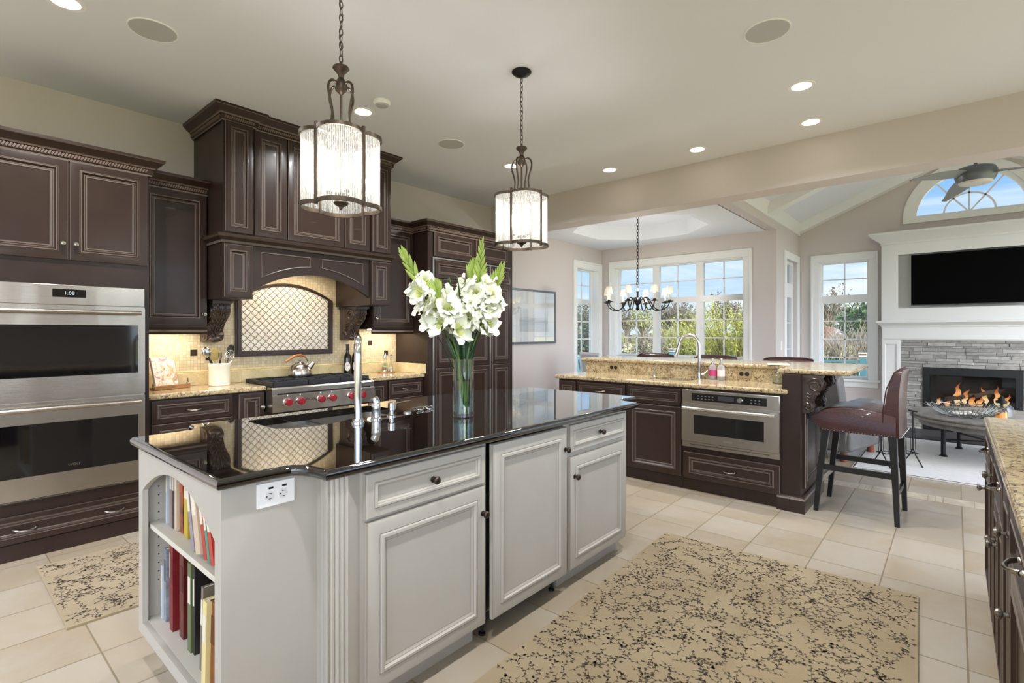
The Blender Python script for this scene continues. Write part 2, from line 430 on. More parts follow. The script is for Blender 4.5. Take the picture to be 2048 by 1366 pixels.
M['lattice'] = lattice()

def thin_glass(name, tint='#f4faf8', gloss=.08, white=0.0, ribs=None, rough=0.0):
    """a clear pane: transparent, a little mirror at grazing angles, optional seeded white ribs"""
    m, t, out = new_mat(name)
    tr = t.node('ShaderNodeBsdfTransparent', {'Color': lin(tint)}); gl = t.node('ShaderNodeBsdfGlossy', {'Roughness': rough, 'Color': (1, 1, 1, 1)})
    ge = t.node('ShaderNodeNewGeometry'); dp = t.node('ShaderNodeVectorMath', {0: ge.outputs['Incoming'], 1: ge.outputs['Normal']}, operation='DOT_PRODUCT')
    f = t.math('MULTIPLY_ADD', t.math('POWER', t.math('SUBTRACT', 1.0, t.math('ABSOLUTE', dp.outputs['Value'])), 5.0), .75, gloss)
    mx = t.node('ShaderNodeMixShader', {0: f}); t.l.new(tr.outputs[0], mx.inputs[1]); t.l.new(gl.outputs[0], mx.inputs[2]); last = mx
    if white:
        tl = t.node('ShaderNodeBsdfTranslucent', {'Color': lin('#f2f1ec')}); df = t.node('ShaderNodeBsdfDiffuse', {'Color': lin('#e4e6e2')})
        md = t.node('ShaderNodeMixShader', {0: .5}); t.l.new(tl.outputs[0], md.inputs[1]); t.l.new(df.outputs[0], md.inputs[2])
        wf = white
        if ribs:
            ns = t.noise(t.coord('Object', (30, 30, 9)), 6, 4, .7)
            wf = t.math('MULTIPLY_ADD', t.ramp(ns, [(.42, (0, 0, 0, 1)), (.7, (1, 1, 1, 1))]), .28, white)
        m2 = t.node('ShaderNodeMixShader', {0: wf}); t.l.new(mx.outputs[0], m2.inputs[1]); t.l.new(md.outputs[0], m2.inputs[2]); last = m2
    t.l.new(last.outputs[0], out.inputs[0]); return m
M['pane'] = thin_glass('window_glass', '#fbfdfd', .01)
M['clear'] = thin_glass('clear_glass', '#eef4f2', .05)
M['ribbed'] = thin_glass('seeded_strip_glass', '#f0f4f0', .05, white=.12, ribs=1.0)
M['seam'] = thin_glass('glass_strip_seam', '#f0f4f0', .05, white=.55)
M['shade'] = thin_glass('candle_shade_fabric', '#fff8ea', .0, white=.75)
M['greenglass'] = thin_glass('dark_bottle_glass', '#4a5c40', .05)

def rug_mat():
    m, t, out = new_mat('beige_rug_wool'); v = t.coord('Object')
    col = t.mix(t.ramp(t.noise(v, 2.2, 3), [(.35, (0, 0, 0, 1)), (.7, (1, 1, 1, 1))]), lin('#9c8b6e'), lin('#8b795b'))
    col = t.mix(t.math('MULTIPLY', t.noise(v, 260, 2), .35), col, lin('#8d7a56'))
    p = t.node('ShaderNodeBsdfPrincipled', {'Base Color': col, 'Roughness': .95, 'Sheen Weight': .2})
    b = t.node('ShaderNodeBump', {'Strength': .5, 'Distance': .004, 'Height': t.noise(v, 320, 2)}); t.l.new(b.outputs[0], p.inputs['Normal'])
    t.l.new(p.outputs[0], out.inputs[0]); return m
M['rug'] = rug_mat()
for i, c in enumerate(('#8a8986', '#a3a19d', '#6f6e6c', '#b4b2ad', '#7d7a77')):
    M['stone%d' % i] = pbr('ledge_stone_%s' % 'abcde'[i], c, .7, bump=(35, .5), var=('#96938e', 22, 1.2))

# ------------------------------------------------------------------ the room shell
def plate(mb, outer, holes, ax, h, m=0):
    bm = bmesh.new(); es = []
    def P(p): return {'z': (p[0], p[1], h), 'x': (h, p[0], p[1]), 'y': (p[0], h, p[1])}[ax]
    for loop in [outer]+list(holes):
        v = [bm.verts.new(P(p)) for p in loop]; es += [bm.edges.new((v[i], v[(i+1) % len(v)])) for i in range(len(v))]
    bmesh.ops.triangle_fill(bm, use_beauty=True, edges=es)
    ix = {v: mb.add(v.co) for v in bm.verts}
    for f in bm.faces: mb.face([ix[v] for v in f.verts], m)
    bm.free()
def wall_holes(mb, ax, lo, hi, outer, holes=(), m=0):
    def P(p, h): return {'z': (p[0], p[1], h), 'x': (h, p[0], p[1]), 'y': (p[0], h, p[1])}[ax]
    plate(mb, outer, holes, ax, lo, m); plate(mb, outer, holes, ax, hi, m)
    for L in [outer]+list(holes):
        a = [mb.add(P(p, lo)) for p in L]; b = [mb.add(P(p, hi)) for p in L]; mb.strip(a, b, m)
    return mb
def R4(a0, a1, b0, b1): return [(a0, b0), (a1, b0), (a1, b1), (a0, b1)]
def half_disc(c, z, r, n=28): return [(c+r*math.cos(PI*k/n), z+r*math.sin(PI*k/n)) for k in range(n+1)]

YW, XB, YL, XF = 4.77, 7.96, 1.915, 9.31      # range wall, bay wall, living left wall, fireplace wall
ZC, ZN = 3.05, 2.815                            # kitchen and nook ceilings
RID, SPR = -.16, 3.07                           # ridge line and spring of the vault
def vz(y): return SPR+.4166*(YL-y) if y > RID else SPR+.4166*(YL-RID)-.4166*(RID-y)

struct('floor', MB().box(-3.1, 9.6, -4, 5, -.12, 0), M['floor'])
tb = pbr('border_tile', '#c9bda8', .3, var=('#a79b88', 14, 1.5)); tg = pbr('border_grout', '#9d8d76', .6)
b = MB().box(5.29, 5.49, -2.2, 1.0, 0, .0012, 1)
k = 0; yy = -2.18
while yy < .98:
    if k % 3 == 2:
        for i in range(4):
            for j in range(2): b.box(5.298+.046*i, 5.298+.046*i+.042, yy+.046*j, yy+.046*j+.042, .0008, .0022, 0)
        yy += .096
    else: b.box(5.298, 5.482, yy, yy+.18, .0008, .0022, 0); yy += .187
    k += 1
struct('floor_border', b, [tb, tg])
struct('ceiling', MB().box(-3.1, 5.1, -3.1, 4.95, ZC, ZC+.15), M['ceiling'])
struct('trim_beam', MB().box(5.086, 5.34, -3.1, 4.77, 2.662, 3.3), M['wall'])
LW = R4(7.16, 7.82, .60, 2.44)
wl = MB(); wall_holes(wl, 'y', YW, YW+.16, R4(-3.1, XB+.16, 0, 3.3), [LW]); struct('wall_left', wl, M['wall'])
wb = MB(); wall_holes(wb, 'x', XB, XB+.16, R4(YL+.14, 4.93, 0, 3.3), [R4(2.36, 4.49, .95, 2.47)]); struct('wall_bay', wb, M['wall'])
wv = MB(); wall_holes(wv, 'y', YL, YL+.14, R4(XB, XF+.1, 0, 3.4), [R4(8.46, 9.19, 0, 2.46)]); struct('wall_living_left', wv, M['wall'])
struct('trim_header', MB().box(5.34, XB, YL, YL+.14, ZN, 3.5), M['wall'])
wf = MB(); wall_holes(wf, 'x', XF, XF+.16, [(-2.3, 0), (2.0, 0), (2.0, 3.2), (RID, 4.15), (-2.3, 3.25)],
    [R4(.973, 1.62, .64, 2.45), half_disc(-.15, 2.985, .61)]); struct('wall_fireplace', wf, M['wall'])
wr = MB(); wall_holes(wr, 'y', -2.38, -2.235, R4(5.2, XF+.16, 0, 3.4), [R4(5.5, 9.0, .1, 2.9)]); struct('wall_living_right', wr, M['wall'])
wh = MB(); wh.prism([(YL+.14, 3.2), (YL+.14, 3.2), (RID, 4.1), (-2.24, 3.2)][1:], 'x', 5.2, 5.34); struct('wall_gable', wh, M['wall'])
wk = MB(); wall_holes(wk, 'y', -3.1, -2.95, R4(-3.1, 5.2, 0, 3.2), [R4(-2.6, .3, .15, 2.7), R4(2.5, 5.0, .15, 2.7)]); struct('wall_right', wk, M['wall'])
wz = MB(); wall_holes(wz, 'x', -3.1, -2.95, R4(-3.1, 4.9, 0, 3.2), [R4(-2.2, -.5, .2, 2.7), R4(.0, 3.4, .2, 2.7)]); struct('wall_rear', wz, M['wall'])
# vaulted living-room ceiling: two slopes, white rafters, crown along the wall
for nm, y0, y1 in (('ceiling_vault', YL+.05, RID), ('ceiling_vault_far', RID, -2.3)):
    struct(nm, MB().prism([(y0, vz(y0)), (y1, vz(y1)), (y1, vz(y1)+.1), (y0, vz(y0)+.1)], 'x', 5.3, XF+.1), M['ceiling'])
for k, xr in enumerate((5.75, 7.5, 9.225)):
    for y0, y1 in ((YL, RID), (RID, -2.24)):
        wd = .09 if k < 2 else .085
        struct('trim_rafter', MB().prism([(y0, vz(y0)-.145), (y1, vz(y1)-.145), (y1, vz(y1)+.01), (y0, vz(y0)+.01)], 'x', xr-wd, xr+wd), M['trim'])
struct('trim_crown', MB().prism([(YL, 2.915), (YL-.025, 2.915), (YL-.025, 3.03), (YL-.06, 3.1), (YL, 3.12)], 'x', 5.34, XF), M['trim'])
# nook ceiling with an octagonal tray
OC = [(6.62+.93*math.cos(math.radians(22.5+45*k)), 3.38+.93*math.sin(math.radians(22.5+45*k))) for k in range(8)]
nc = MB(); plate(nc, R4(5.34, XB, YL+.13, YW), [OC], 'z', ZN)
a = [nc.add((x, y, ZN)) for x, y in OC]; b_ = [nc.add((x, y, 3.03)) for x, y in OC]; nc.strip(a, b_); nc.face(b_)
struct('ceiling_nook', nc, M['ceiling'])

def window(name, F, x0, x1, z0, z1, lights, depth=.08, case=.115, sill=True):
    """white casing, frame, muntins and panes; lights = [(xa, xb, za, zb, columns, rows)]"""
    root = thing(name, None, None); root['kind'] = 'structure'
    c = MB(F)
    for xa, xb, za, zb in ((x0-case, x0, z0, z1), (x1, x1+case, z0, z1), (x0-case, x1+case, z1, z1+case)):
        c.box(xa, xb, -.022, .0, za, zb)
    for xa, xb, za, zb in ((x0-case, x0-case+.03, z0, z1+case-.03), (x1+case-.03, x1+case, z0, z1+case-.03), (x0-case, x1+case, z1+case-.03, z1+case)):
        c.box(xa, xb, -.034, -.02, za, zb)
    struct('window_casing', c, M['trim'], root, .004)
    if sill:
        s_ = MB(F); s_.box(x0-case-.03, x1+case+.03, -.06, depth, z0-.035, z0); s_.box(x0-case, x1+case, -.022, 0, z0-.12, z0-.035)
        struct('window_sill', s_, M['trim'], root, .006)
    f = MB(F); f_out = R4(x0, x1, z0, z1)
    wall_holes(f, 'y', depth, depth+.05, f_out, [R4(xa, xb, za, zb) for xa, xb, za, zb, *_ in lights])
    for xa, xb, za, zb in ((x0-.001, x0+.012, z0, z1), (x1-.012, x1+.001, z0, z1), (x0, x1, z1-.012, z1+.001)): f.box(xa, xb, -.002, depth+.05, za, zb)
    struct('window_frame', f, M['trim'], root)
    for xa, xb, za, zb, nc_, nr in lights:
        mt = MB(F)
        for i in range(1, nc_): x = xa+(xb-xa)*i/nc_; mt.box(x-.009, x+.009, depth+.012, depth+.03, za, zb)
        for j in range(1, nr): z = za+(zb-za)*j/nr; mt.box(xa, xb, depth+.012, depth+.03, z-.009, z+.009)
        if mt.f: struct('window_muntin', mt, M['trim'], root)
        p = MB(F); p.box(xa, xb, depth+.02, depth+.024, za, zb); struct('window_pane', p, M['pane'], root)
    return root
FB, FF, FW = F_negx(XB), F_negx(XF), F_negy(YW)
cols = ((-4.44, -3.83), (-3.71, -3.10), (-2.98, -2.37))
window('window_1', FB, -4.49, -2.36, .95, 2.47, [(a, b, 1.925, 2.44, 2, 2) for a, b in cols]+[(a, b, .985, 1.835, 2, 3) for a, b in cols])
window('window_2', FW, 7.16, 7.82, .60, 2.44, [(7.2, 7.78, 1.925, 2.41, 2, 2), (7.2, 7.78, .64, 1.835, 2, 4)], .1)
window('window_3', FF, -1.62, -.973, .64, 2.45, [(-1.585, -1.005, 1.93, 2.42, 2, 2), (-1.585, -1.005, .68, 1.81, 2, 4)])
# half-round window high on the fireplace wall
ra = thing('window_4', None, None); ra['kind'] = 'structure'
def arc_band(mb, r0, r1, y0, y1, c=.15, z=2.985, n=32):
    P = [(c+r*math.cos(PI*k/n), z+r*math.sin(PI*k/n)) for r, rng in ((r1, range(n+1)), (r0, range(n, -1, -1))) for k in rng]
    for i in range(n):
        q = [P[i], P[i+1], P[2*n-i], P[2*n+1-i]]
        mb.prism(q, 'y', y0, y1)
c = MB(FF); arc_band(c, .61, .715, -.03, 0); c.box(.15-.715, .15+.715, -.035, 0, 2.985-.075, 2.985); struct('window_casing', c, M['trim'], ra)
f = MB(FF); arc_band(f, .565, .612, -.001, .09); f.box(.15-.61, .15+.61, .04, .09, 2.985, 3.02); struct('window_frame', f, M['trim'], ra)
f = MB(FF); arc_band(f, .255, .277, .06, .08, z=3.0)
for dg in (52, 90, 128):
    a = math.radians(dg); f.bar((.15, .07, 3.0), (.15+.58*math.cos(a), .07, 3.0+.58*math.sin(a)), .02, .02, up=(0, 1, 0))
struct('window_muntin', f, M['trim'], ra)
p = MB(FF); p.prism([(x, z) for x, z in half_disc(.15, 3.0, .58)], 'y', .075, .079); struct('window_pane', p, M['pane'], ra)
# glazed garden door in the living room's left wall
rd = thing('door_1', None, None); rd['kind'] = 'structure'; FL = F_negy(YL)
c = MB(FL)
for xa, xb, za, zb in ((8.35, 8.46, 0, 2.46), (9.19, 9.3, 0, 2.46), (8.35, 9.3, 2.46, 2.57)): c.box(xa, xb, -.025, 0, za, zb)
struct('door_casing', c, M['trim'], rd, .004)
f = MB(FL); wall_holes(f, 'y', .05, .1, R4(8.46, 9.19, 2.05, 2.46), [R4(8.52, 9.13, 2.12, 2.41)]); f.box(8.816, 8.834, .06, .09, 2.12, 2.41)
struct('door_transom', f, M['trim'], rd)
f = MB(FL); wall_holes(f, 'y', .05, .095, R4(8.47, 9.18, .01, 2.05), [R4(8.59, 9.06, .28, 1.9)]); 
for z in (.68, 1.09, 1.5): f.box(8.59, 9.06, .06, .085, z-.009, z+.009)
f.box(8.816, 8.834, .06, .085, .28, 1.9); struct('door_leaf', f, M['trim'], rd)
for za, zb, xa, xb in ((.28, 1.9, 8.59, 9.06), (2.12, 2.41, 8.52, 9.13)): struct('door_pane', MB(FL).box(xa, xb, .07, .074, za, zb), M['pane'], rd)
h = MB(FL); h.lathe([(.022, 0), (.022, .012), (.01, .02), (.01, .04)], (8.53, .05, 1.0), (0, -1, 0)); h.tube([(8.53, .01, 1.0), (8.62, .005, 1.0)], .009); struct('door_handle', h, M['chrome'], rd)
struct('baseboard_fireplace', MB().box(XF-.02, XF, .82, YL, 0, .14), M['trim'], None, .004)
struct('baseboard_left', MB().box(4.95, XB, YW-.02, YW, 0, .14), M['trim'], None, .004)
struct('baseboard_bay', MB().box(XB-.02, XB, YL, YW, 0, .14), M['trim'], None, .004)

# ------------------------------------------------------------------ cabinet parts
def dprof(w, h, t=.02):
    k = min(1, min(w, h)/.24)
    P = [(0, 0, 0), (0, -t+.005, 0), (.004*k, -t, 1), (.009*k, -t-.001, 0), (.046*k, -t-.001, 0), (.049*k, -t-.004, 1), (.053*k, -t-.005, 0), (.058*k, -t-.004, 1), (.063*k, -t+.004, 0),
         (.069*k, -t+.008, 0), (.073*k, -t+.008, 1), (.077*k, -t+.006, 0), (.084*k, -t+.006, 1), (.088*k, -t+.009, 0)]
    return P
def cprof(w, h, t=.022):
    k = min(1, min(w, h)/.24)
    return [(0, 0, 0), (0, -t+.006, 0), (.003*k, -t+.002, 1), (.008*k, -t, 0), (.05*k, -t, 0), (.0525*k, -t+.002, 1), (.056*k, -t-.005, 0), (.066*k, -t-.006, 0), (.07*k, -t+.003, 0), (.0725*k, -t+.005, 1),
            (.082*k, -t+.009, 0), (.084*k, -t+.009, 1), (.089*k, -t+.0095, 0)]
def add_knob(F, x, z, parent, y=-.022, m='pewter', r=.015):
    k = MB(F); k.lathe([(.012, 0), (.012, .003), (.006, .006), (.006, .016), (r, .021), (r*1.05, .027), (r*.75, .033), (0, .035)], (x, y, z), (0, -1, 0), 16)
    return k.build('knob', M[m], parent)
def add_pull(F, x, z, parent, y=-.022, m='pewter', w=.095):
    k = MB(F); pts = [(x-w/2+w*i/10, y-.006-.024*math.sin(PI*i/10)**.6, z-.006*math.sin(PI*i/10)) for i in range(11)]
    k.tube(pts, [.007, .0065, .0055, .005, .006, .0065, .006, .005, .0055, .0065, .007], 8)
    for s_ in (-1, 1): k.lathe([(.009, 0), (.009, .004), (.005, .01)], (x+s_*w/2, y+.003, z), (0, -1, 0), 10)
    return k.build('drawer_pull', M[m], parent)
def front(name, F, x0, x1, z0, z1, parent, y0=0, style='dark', label=None, knob=None, pulls=(), km=None):
    mb = MB(F); pr = (dprof if style == 'dark' else cprof)(x1-x0, z1-z0)
    mb.rings(x0, x1, z0, z1, pr, y0)
    ms = [M['esp'], M['glaze']] if style == 'dark' else [M['cream'], M['creamg']]
    o = mb.build(name, ms, parent, angle=25)
    if label: o['label'] = label
    if knob: add_knob(F, knob[0], knob[1], o, y0-.021, km or ('pewter' if style == 'dark' else 'darkknob'), .015)
    for x, z in pulls: add_pull(F, x, z, o, y0-.018)
    return o
CROWN = [(0, 0), (.012, 0), (.014, .01), (.02, .014), (.02, .042), (.028, .045), (.034, .056), (.05, .066), (.068, .086), (.074, .09), (.078, .094), (.078, .11), (.0, .11)]
def crown(path, z, parent, F=None, k=1.0, name='crown_moulding', rope=True):
    mb = MB(); mb.sweep(path, [(o*k, h*k) for o, h in CROWN], [0, 1, 0, 0, 0, 1, 0, 0, 0, 1, 0, 0], z)
    o = mb.build(name, [M['esp'], M['glaze']], parent, angle=30)
    if rope:
        for i in range(len(path)-1):
            r = MB(); a, b = Vector(path[i]), Vector(path[i+1]); d = (b-a); L = d.length; d.normalize(); n = Vector((d.y, -d.x))
            for j in range(int(L/.0155)):
                c = a+d*(.008+j*.0155)+n*.021*k
                r.bar((c.x-d.x*.006, c.y-d.y*.006, z+.018*k), (c.x+d.x*.006, c.y+d.y*.006, z+.040*k), .009, .009, 0, up=(n.x, n.y, 0))
            if r.f: r.build('rope_trim', M['rope'], parent, angle=60)
    return o
M['rope'] = pbr('espresso_rope_trim', '#6a574d', .35)
E_ = [M['esp'], M['glaze']]

# tall oven cabinet at the left
FO = F_negy(4.21)
t = thing('tall_oven_cabinet', 'tall espresso cabinet housing the stainless double oven, two doors above it', 'cabinet', (.62, 4.49, 0))
MB().box(.2, 1.035, 4.21, 4.763, 0, 2.435).build('body', M['espd'], t)
MB().box(.2, 1.035, 4.2, 4.21, 0, .095).build('toe_board', M['espd'], t)
front('door', FO, .207, .607, 1.806, 2.425, t, knob=(.58, 1.902)); front('door', FO, .615, 1.022, 1.806, 2.425, t, knob=(.642, 1.902))
front('drawer', FO, .207, 1.03, .104, .266, t, pulls=((.41, .182), (.84, .182)))
crown([(.2, 4.763), (.2, 4.208), (1.035, 4.208), (1.035, 4.763)], 2.425, t)

# double wall oven
t = thing('double_wall_oven', 'stainless steel double wall oven with two long bar handles', 'oven', (.619, 4.18, 0))
o = MB().box(.238, 1.0, 4.172, 4.2095, .345, 1.646).build('oven_frame', M['steel'], t)
o = MB().box(.24, .998, 4.157, 4.1715, 1.522, 1.645).build('control_panel', M['steel'], t, .003)
d = MB().box(.527, .687, 4.1555, 4.158, 1.568, 1.618).build('display', M['glassblk'], o); d['label'] = 'black clock display'
text_mb('1:08', .03, Matrix.Translation((.607, 4.155, 1.593))).build('display_digits', pbr('digit_grey', '#9fa6ab', .5, emit='#c8d4dc', es=.25), o)
for z0, z1, gz0, gz1, hz, brand in ((.944, 1.512, 1.08, 1.398, 1.478, 0), (.362, .93, .494, .803, .893, 1)):
    m = MB(); wall_holes(m, 'y', 4.15, 4.1715, R4(.24, .998, z0, z1), [R4(.278, .96, gz0, gz1)])
    dr = m.build('oven_door', M['steel'], t, .002)
    MB().box(.276, .962, 4.153, 4.165, gz0-.002, gz1+.002).build('oven_window', M['glassblk'], dr)
    h = MB(); h.tube([(.285, 4.098, hz), (.965, 4.098, hz)], .0135, 14)
    for x in (.315, .935): h.tube([(x, 4.151, hz), (x, 4.098, hz)], .009, 10)
    h.build('handle', M['steel'], dr)
    if brand: text_mb('WOLF', .022, Matrix.Translation((.63, 4.1523, .53))).build('brand_lettering', M['pewter'], dr)
m = MB()
for z in (.3465, .354): m.box(.245, .994, 4.168, 4.1735, z, z+.0035)
m.build('vent_slots', M['black'], t)

# wall cabinet between oven tower and hood
FA = F_negy(4.46)
t = thing('upper_cabinet', 'narrow espresso wall cabinet between the oven tower and the range hood', 'cabinet', (1.26, 4.6, 0))
MB().box(1.037, 1.48, 4.46, 4.763, 1.40, 2.43).build('body', M['espd'], t)
front('door', FA, 1.045, 1.475, 1.408, 2.42, t, knob=(1.452, 1.492))
m = MB(); m.sweep([(1.037, 4.47), (1.48, 4.47)], [(0, 0), (.012, 0), (.02, .02), (.012, .034), (.022, .05), (.022, .062), (0, .062)], [0, 0, 1, 0, 0, 0], 1.336); m.box(1.037, 1.48, 4.47, 4.763, 1.385, 1.40)
m.build('light_rail', E_, t)
crown([(1.037, 4.46), (1.481, 4.46)], 2.42, t)

cab_a = t
# range hood with mantel
t = thing('range_hood', 'big espresso mantel range hood reaching the ceiling above the cooktop', 'range hood', (2.235, 4.45, 0))
FH = F_negy(4.16)
MB().box(1.483, 2.985, 4.16, 4.763, 2.04, 3.0).build('chimney_cabinet', M['espd'], t)
for a, b in ((1.483, 1.703), (2.767, 2.985)): MB().box(a, b, 4.138, 4.16, 2.10, 2.95).build('pilaster', M['espd'], t)
FP = F_negy(4.14)
front('pilaster_panel', FP, 1.492, 1.696, 2.108, 2.945, t); front('pilaster_panel', FP, 2.774, 2.978, 2.108, 2.945, t)
front('door', FH, 1.712, 1.97, 2.108, 2.93, t); front('door', FH, 1.98, 2.488, 2.108, 2.93, t); front('door', FH, 2.498, 2.758, 2.108, 2.93, t)
crown([(1.483, 4.763), (1.483, 4.135), (1.703, 4.135), (1.703, 4.16), (2.767, 4.16), (2.767, 4.135), (2.985, 4.135), (2.985, 4.763)], 2.935, t, k=1.04)
m = MB(); m.sweep([(1.483, 4.763), (1.483, 4.15), (2.985, 4.15), (2.985, 4.763)], [(0, 0), (.008, 0), (.012, .018), (.03, .034), (.034, .042), (.046, .05), (.046, .062), (.03, .07), (0, .078)], [0, 1, 0, 0, 1, 0, 0, 0], 2.03)
m.build('mantel_moulding', E_, t)
FB_ = F_negy(4.152)
for a, b in ((1.483, 1.703), (2.767, 2.985)):
    l = MB().box(a, b, 4.152, 4.763, 1.61, 2.04).build('mantel_leg', M['espd'], t)
    front('corner_panel', FB_, a+.006, b-.008, 1.618, 2.018, t)
CX = 2.235
def arch_z(x, zs=1.675, rise=.165, hw=.535): return zs+rise*math.sqrt(max(0, 1-((x-CX)/hw)**2)) if False else zs+rise*(1-((x-CX)/hw)**2)
xs = [1.703+(2.767-1.703)*i/28 for i in range(29)]
MB().prism([(x, arch_z(x)) for x in xs]+[(2.767, 2.04), (1.703, 2.04)], 'y', 4.165, 4.20).build('arched_valance', M['espd'], t)
m = MB()
for s_ in (-1, 1):
    top = [(CX+s_*.46, 4.163, 1.985), (CX+s_*.055, 4.163, 1.985), (CX+s_*.055, 4.163, 1.905)]
    cur = [(CX+s_*(.055+.405*i/12), 4.163, arch_z(CX+.055+.405*i/12)+.068) for i in range(13)]
    m.tube([Vector(p) for p in top+cur], .0045, 6, 0, closed=True)
m.build('valance_panel_bead', M['glaze'], t)
MB().box(1.703, 2.767, 4.2, 4.763, 1.93, 2.03).build('hood_liner', M['steels'], t)
def corbel(name, T, w, d, h, parent, mat=None):
    """carved scroll bracket: local x = width, -y = out of the wall, top at z = 0"""
    prof = [(0, 0), (1, 0), (1, -.07), (.93, -.10), (.95, -.19), (.9, -.32), (.76, -.45), (.6, -.55), (.5, -.66), (.46, -.76), (.52, -.83), (.5, -.91), (.36, -.98), (.15, -1), (0, -1)]
    mb = MB(T); mb.prism([(-o*d, z*h) for o, z in prof], 'x', -w*.42, w*.42)
    mb.box(-w/2, w/2, -d*1.03, 0, -.055*h, 0); mb.box(-w*.47, w*.47, -d*.98, 0, -.085*h, -.055*h)
    for s_ in (-1, 1):                                       # volutes on both cheeks
        for cx, cz, r0 in ((-.66*d, -.27*h, .21*h), (-.3*d, -.84*h, .11*h)):
            sp = [(s_*w*.42, cx+r0*(1-a/15)*math.cos(a*.85+.4), cz+r0*(1-a/15)*math.sin(a*.85+.4)) for a in range(14)]
            mb.tube(sp, [.05*h*(1-a/20) for a in range(14)], 6)
        for q in range(4):
            mb.tube([(s_*w*.42, -.62*d+.05*d*q, -(.46+.07*q)*h), (s_*w*.44, -(.4-.02*q)*d, -(.52+.08*q)*h), (s_*w*.42, -(.24-.02*q)*d, -(.47+.08*q)*h)], [.012*h, .03*h, .008*h], 6)
    fp = prof[3:12]
    mb.tube([(0, -o*d-.004, z*h) for o, z in fp], [.02*h]*len(fp), 6)
    for r in range(9):                                        # overlapping acanthus lobes down the front
        u = r/8*(len(fp)-1.001); i = int(u); o = fp[i][0]+(fp[i+1][0]-fp[i][0])*(u-i); z = fp[i][1]+(fp[i+1][1]-fp[i][1])*(u-i); sp_ = w*(.44-.2*r/8)
        for s_ in (-1, 1):
            for q in (.45, 1.0):
                R = Matrix.Rotation(s_*(.35+.35*q), 3, 'Y'); mb.ell((s_*sp_*q*.85, -o*d-.003+.012*q, z*h-.012*q), (.02*h+.006*q, .035*h, .062*h), 8, 6, R=R)
    mb.ell((0, -.45*d, -.93*h), (w*.36, .12*d, .09*h), 10, 6)
    return mb.build(name, mat or M['corb'], parent, angle=50)
M['corb'] = pbr('carved_espresso', '#352722', .34, coat=.1, var=('#4f3f38', 60, 1.2))
corbel('corbel', Matrix.Translation((1.593, 4.763, 1.608)), .15, .31, .335, t); corbel('corbel', Matrix.Translation((2.876, 4.763, 1.608)), .15, .31, .335, t)
for x in (2.0, 2.47): MB().lathe([(.05, 1.929), (.05, 1.926), (0, 1.926)], (x, 4.5, 0), seg=18).build('hood_lamp', M['can'], t)
hl = lamp('hood_light', 'AREA', (2.235, 4.5, 1.92), 5, (1, .85, .66), (0, 0, 0), shape='RECTANGLE', size=.7, size_y=.15); hl.parent = t; hl.location = (0, .05, 1.92)

# wall cabinet right of the hood
t = thing('upper_cabinet', 'espresso wall cabinet between the range hood and the panelled refrigerator', 'cabinet', (3.25, 4.6, 0))
MB().box(2.99, 3.505, 4.46, 4.763, 1.40, 2.43).build('body', M['espd'], t)
front('door', FA, 3.0, 3.497, 1.408, 2.42, t, knob=(3.03, 1.492))
m = MB(); m.sweep([(2.99, 4.47), (3.505, 4.47)], [(0, 0), (.012, 0), (.02, .02), (.012, .034), (.022, .05), (.022, .062), (0, .062)], [0, 0, 1, 0, 0, 0], 1.336); m.box(2.99, 3.505, 4.47, 4.763, 1.385, 1.40)
m.build('light_rail', E_, t)
crown([(2.989, 4.46), (3.505, 4.46)], 2.42, t)
for cab, xc, wd in ((cab_a, 1.26, .36), (t, 3.25, .4)):
    MB().box(xc-wd/2, xc+wd/2, 4.57, 4.63, 1.377, 1.385).build('strip_light', M['can'], cab)
    cl_ = lamp('cabinet_light', 'AREA', (0, 0, 1.374), 2.0, (1, .83, .62), (0, 0, 0), shape='RECTANGLE', size=wd, size_y=.06); cl_.parent = cab

# panelled refrigerator
t = thing('panelled_refrigerator', 'tall built-in refrigerator hidden behind espresso door panels', 'refrigerator', (4.19, 4.49, 0))
MB().box(3.512, 4.88, 4.215, 4.763, 0, 2.44).build('body', M['espd'], t)
FR = F_negy(4.212)
front('door', FR, 3.59, 4.19, 2.168, 2.425, t, knob=(4.165, 2.2)); front('door', FR, 4.215, 4.81, 2.168, 2.425, t, knob=(4.24, 2.2))
for a, b in ((3.59, 4.44), (4.475, 4.81)):
    d = MB(FR).box(a, b, -.02, 0, .11, 2.135).build('refrigerator_door', M['espd'], t, .004)
    for z0, z1 in ((1.94, 2.125), (.98, 1.925), (.12, .965)): front('door_panel', FR, a+.006, b-.006, z0, z1, d, -.012)
m = MB(FR); m.box(3.565, 3.585, -.018, 0, .1, 2.14); m.box(4.446, 4.469, -.018, 0, .1, 2.14); m.box(3.565, 4.82, -.016, 0, 2.142, 2.156)
m.build('steel_trim', M['steels'], t)
crown([(3.512, 4.763), (3.512, 4.212), (4.88, 4.212), (4.88, 4.763)], 2.425, t)

# base cabinets under the range wall counters
FC = F_negy(4.30)
t = thing('base_cabinet', 'espresso base cabinet between the oven tower and the cooktop', 'cabinet', (1.46, 4.54, 0))
MB().box(1.037, 1.853, 4.30, 4.763, 0, .874).build('body', M['espd'], t)
for z0, z1 in ((.70, .862), (.41, .692), (.12, .402)): front('drawer', FC, 1.07, 1.605, z0, z1, t, pulls=((1.335, (z0+z1)/2),))
front('door', FC, 1.65, 1.85, .12, .862, t, knob=(1.828, .742))
t = thing('base_cabinet', 'espresso cabinet directly below the cooktop controls', 'cabinet', (2.335, 4.54, 0))
MB().box(1.856, 2.814, 4.30, 4.763, 0, .695).build('body', M['espd'], t)
front('door', FC, 1.92, 2.355, .12, .66, t, knob=(2.33, .6)); front('door', FC, 2.365, 2.8, .12, .66, t, knob=(2.39, .6))
t = thing('base_cabinet', 'espresso base cabinet between the cooktop and the refrigerator', 'cabinet', (3.165, 4.54, 0))
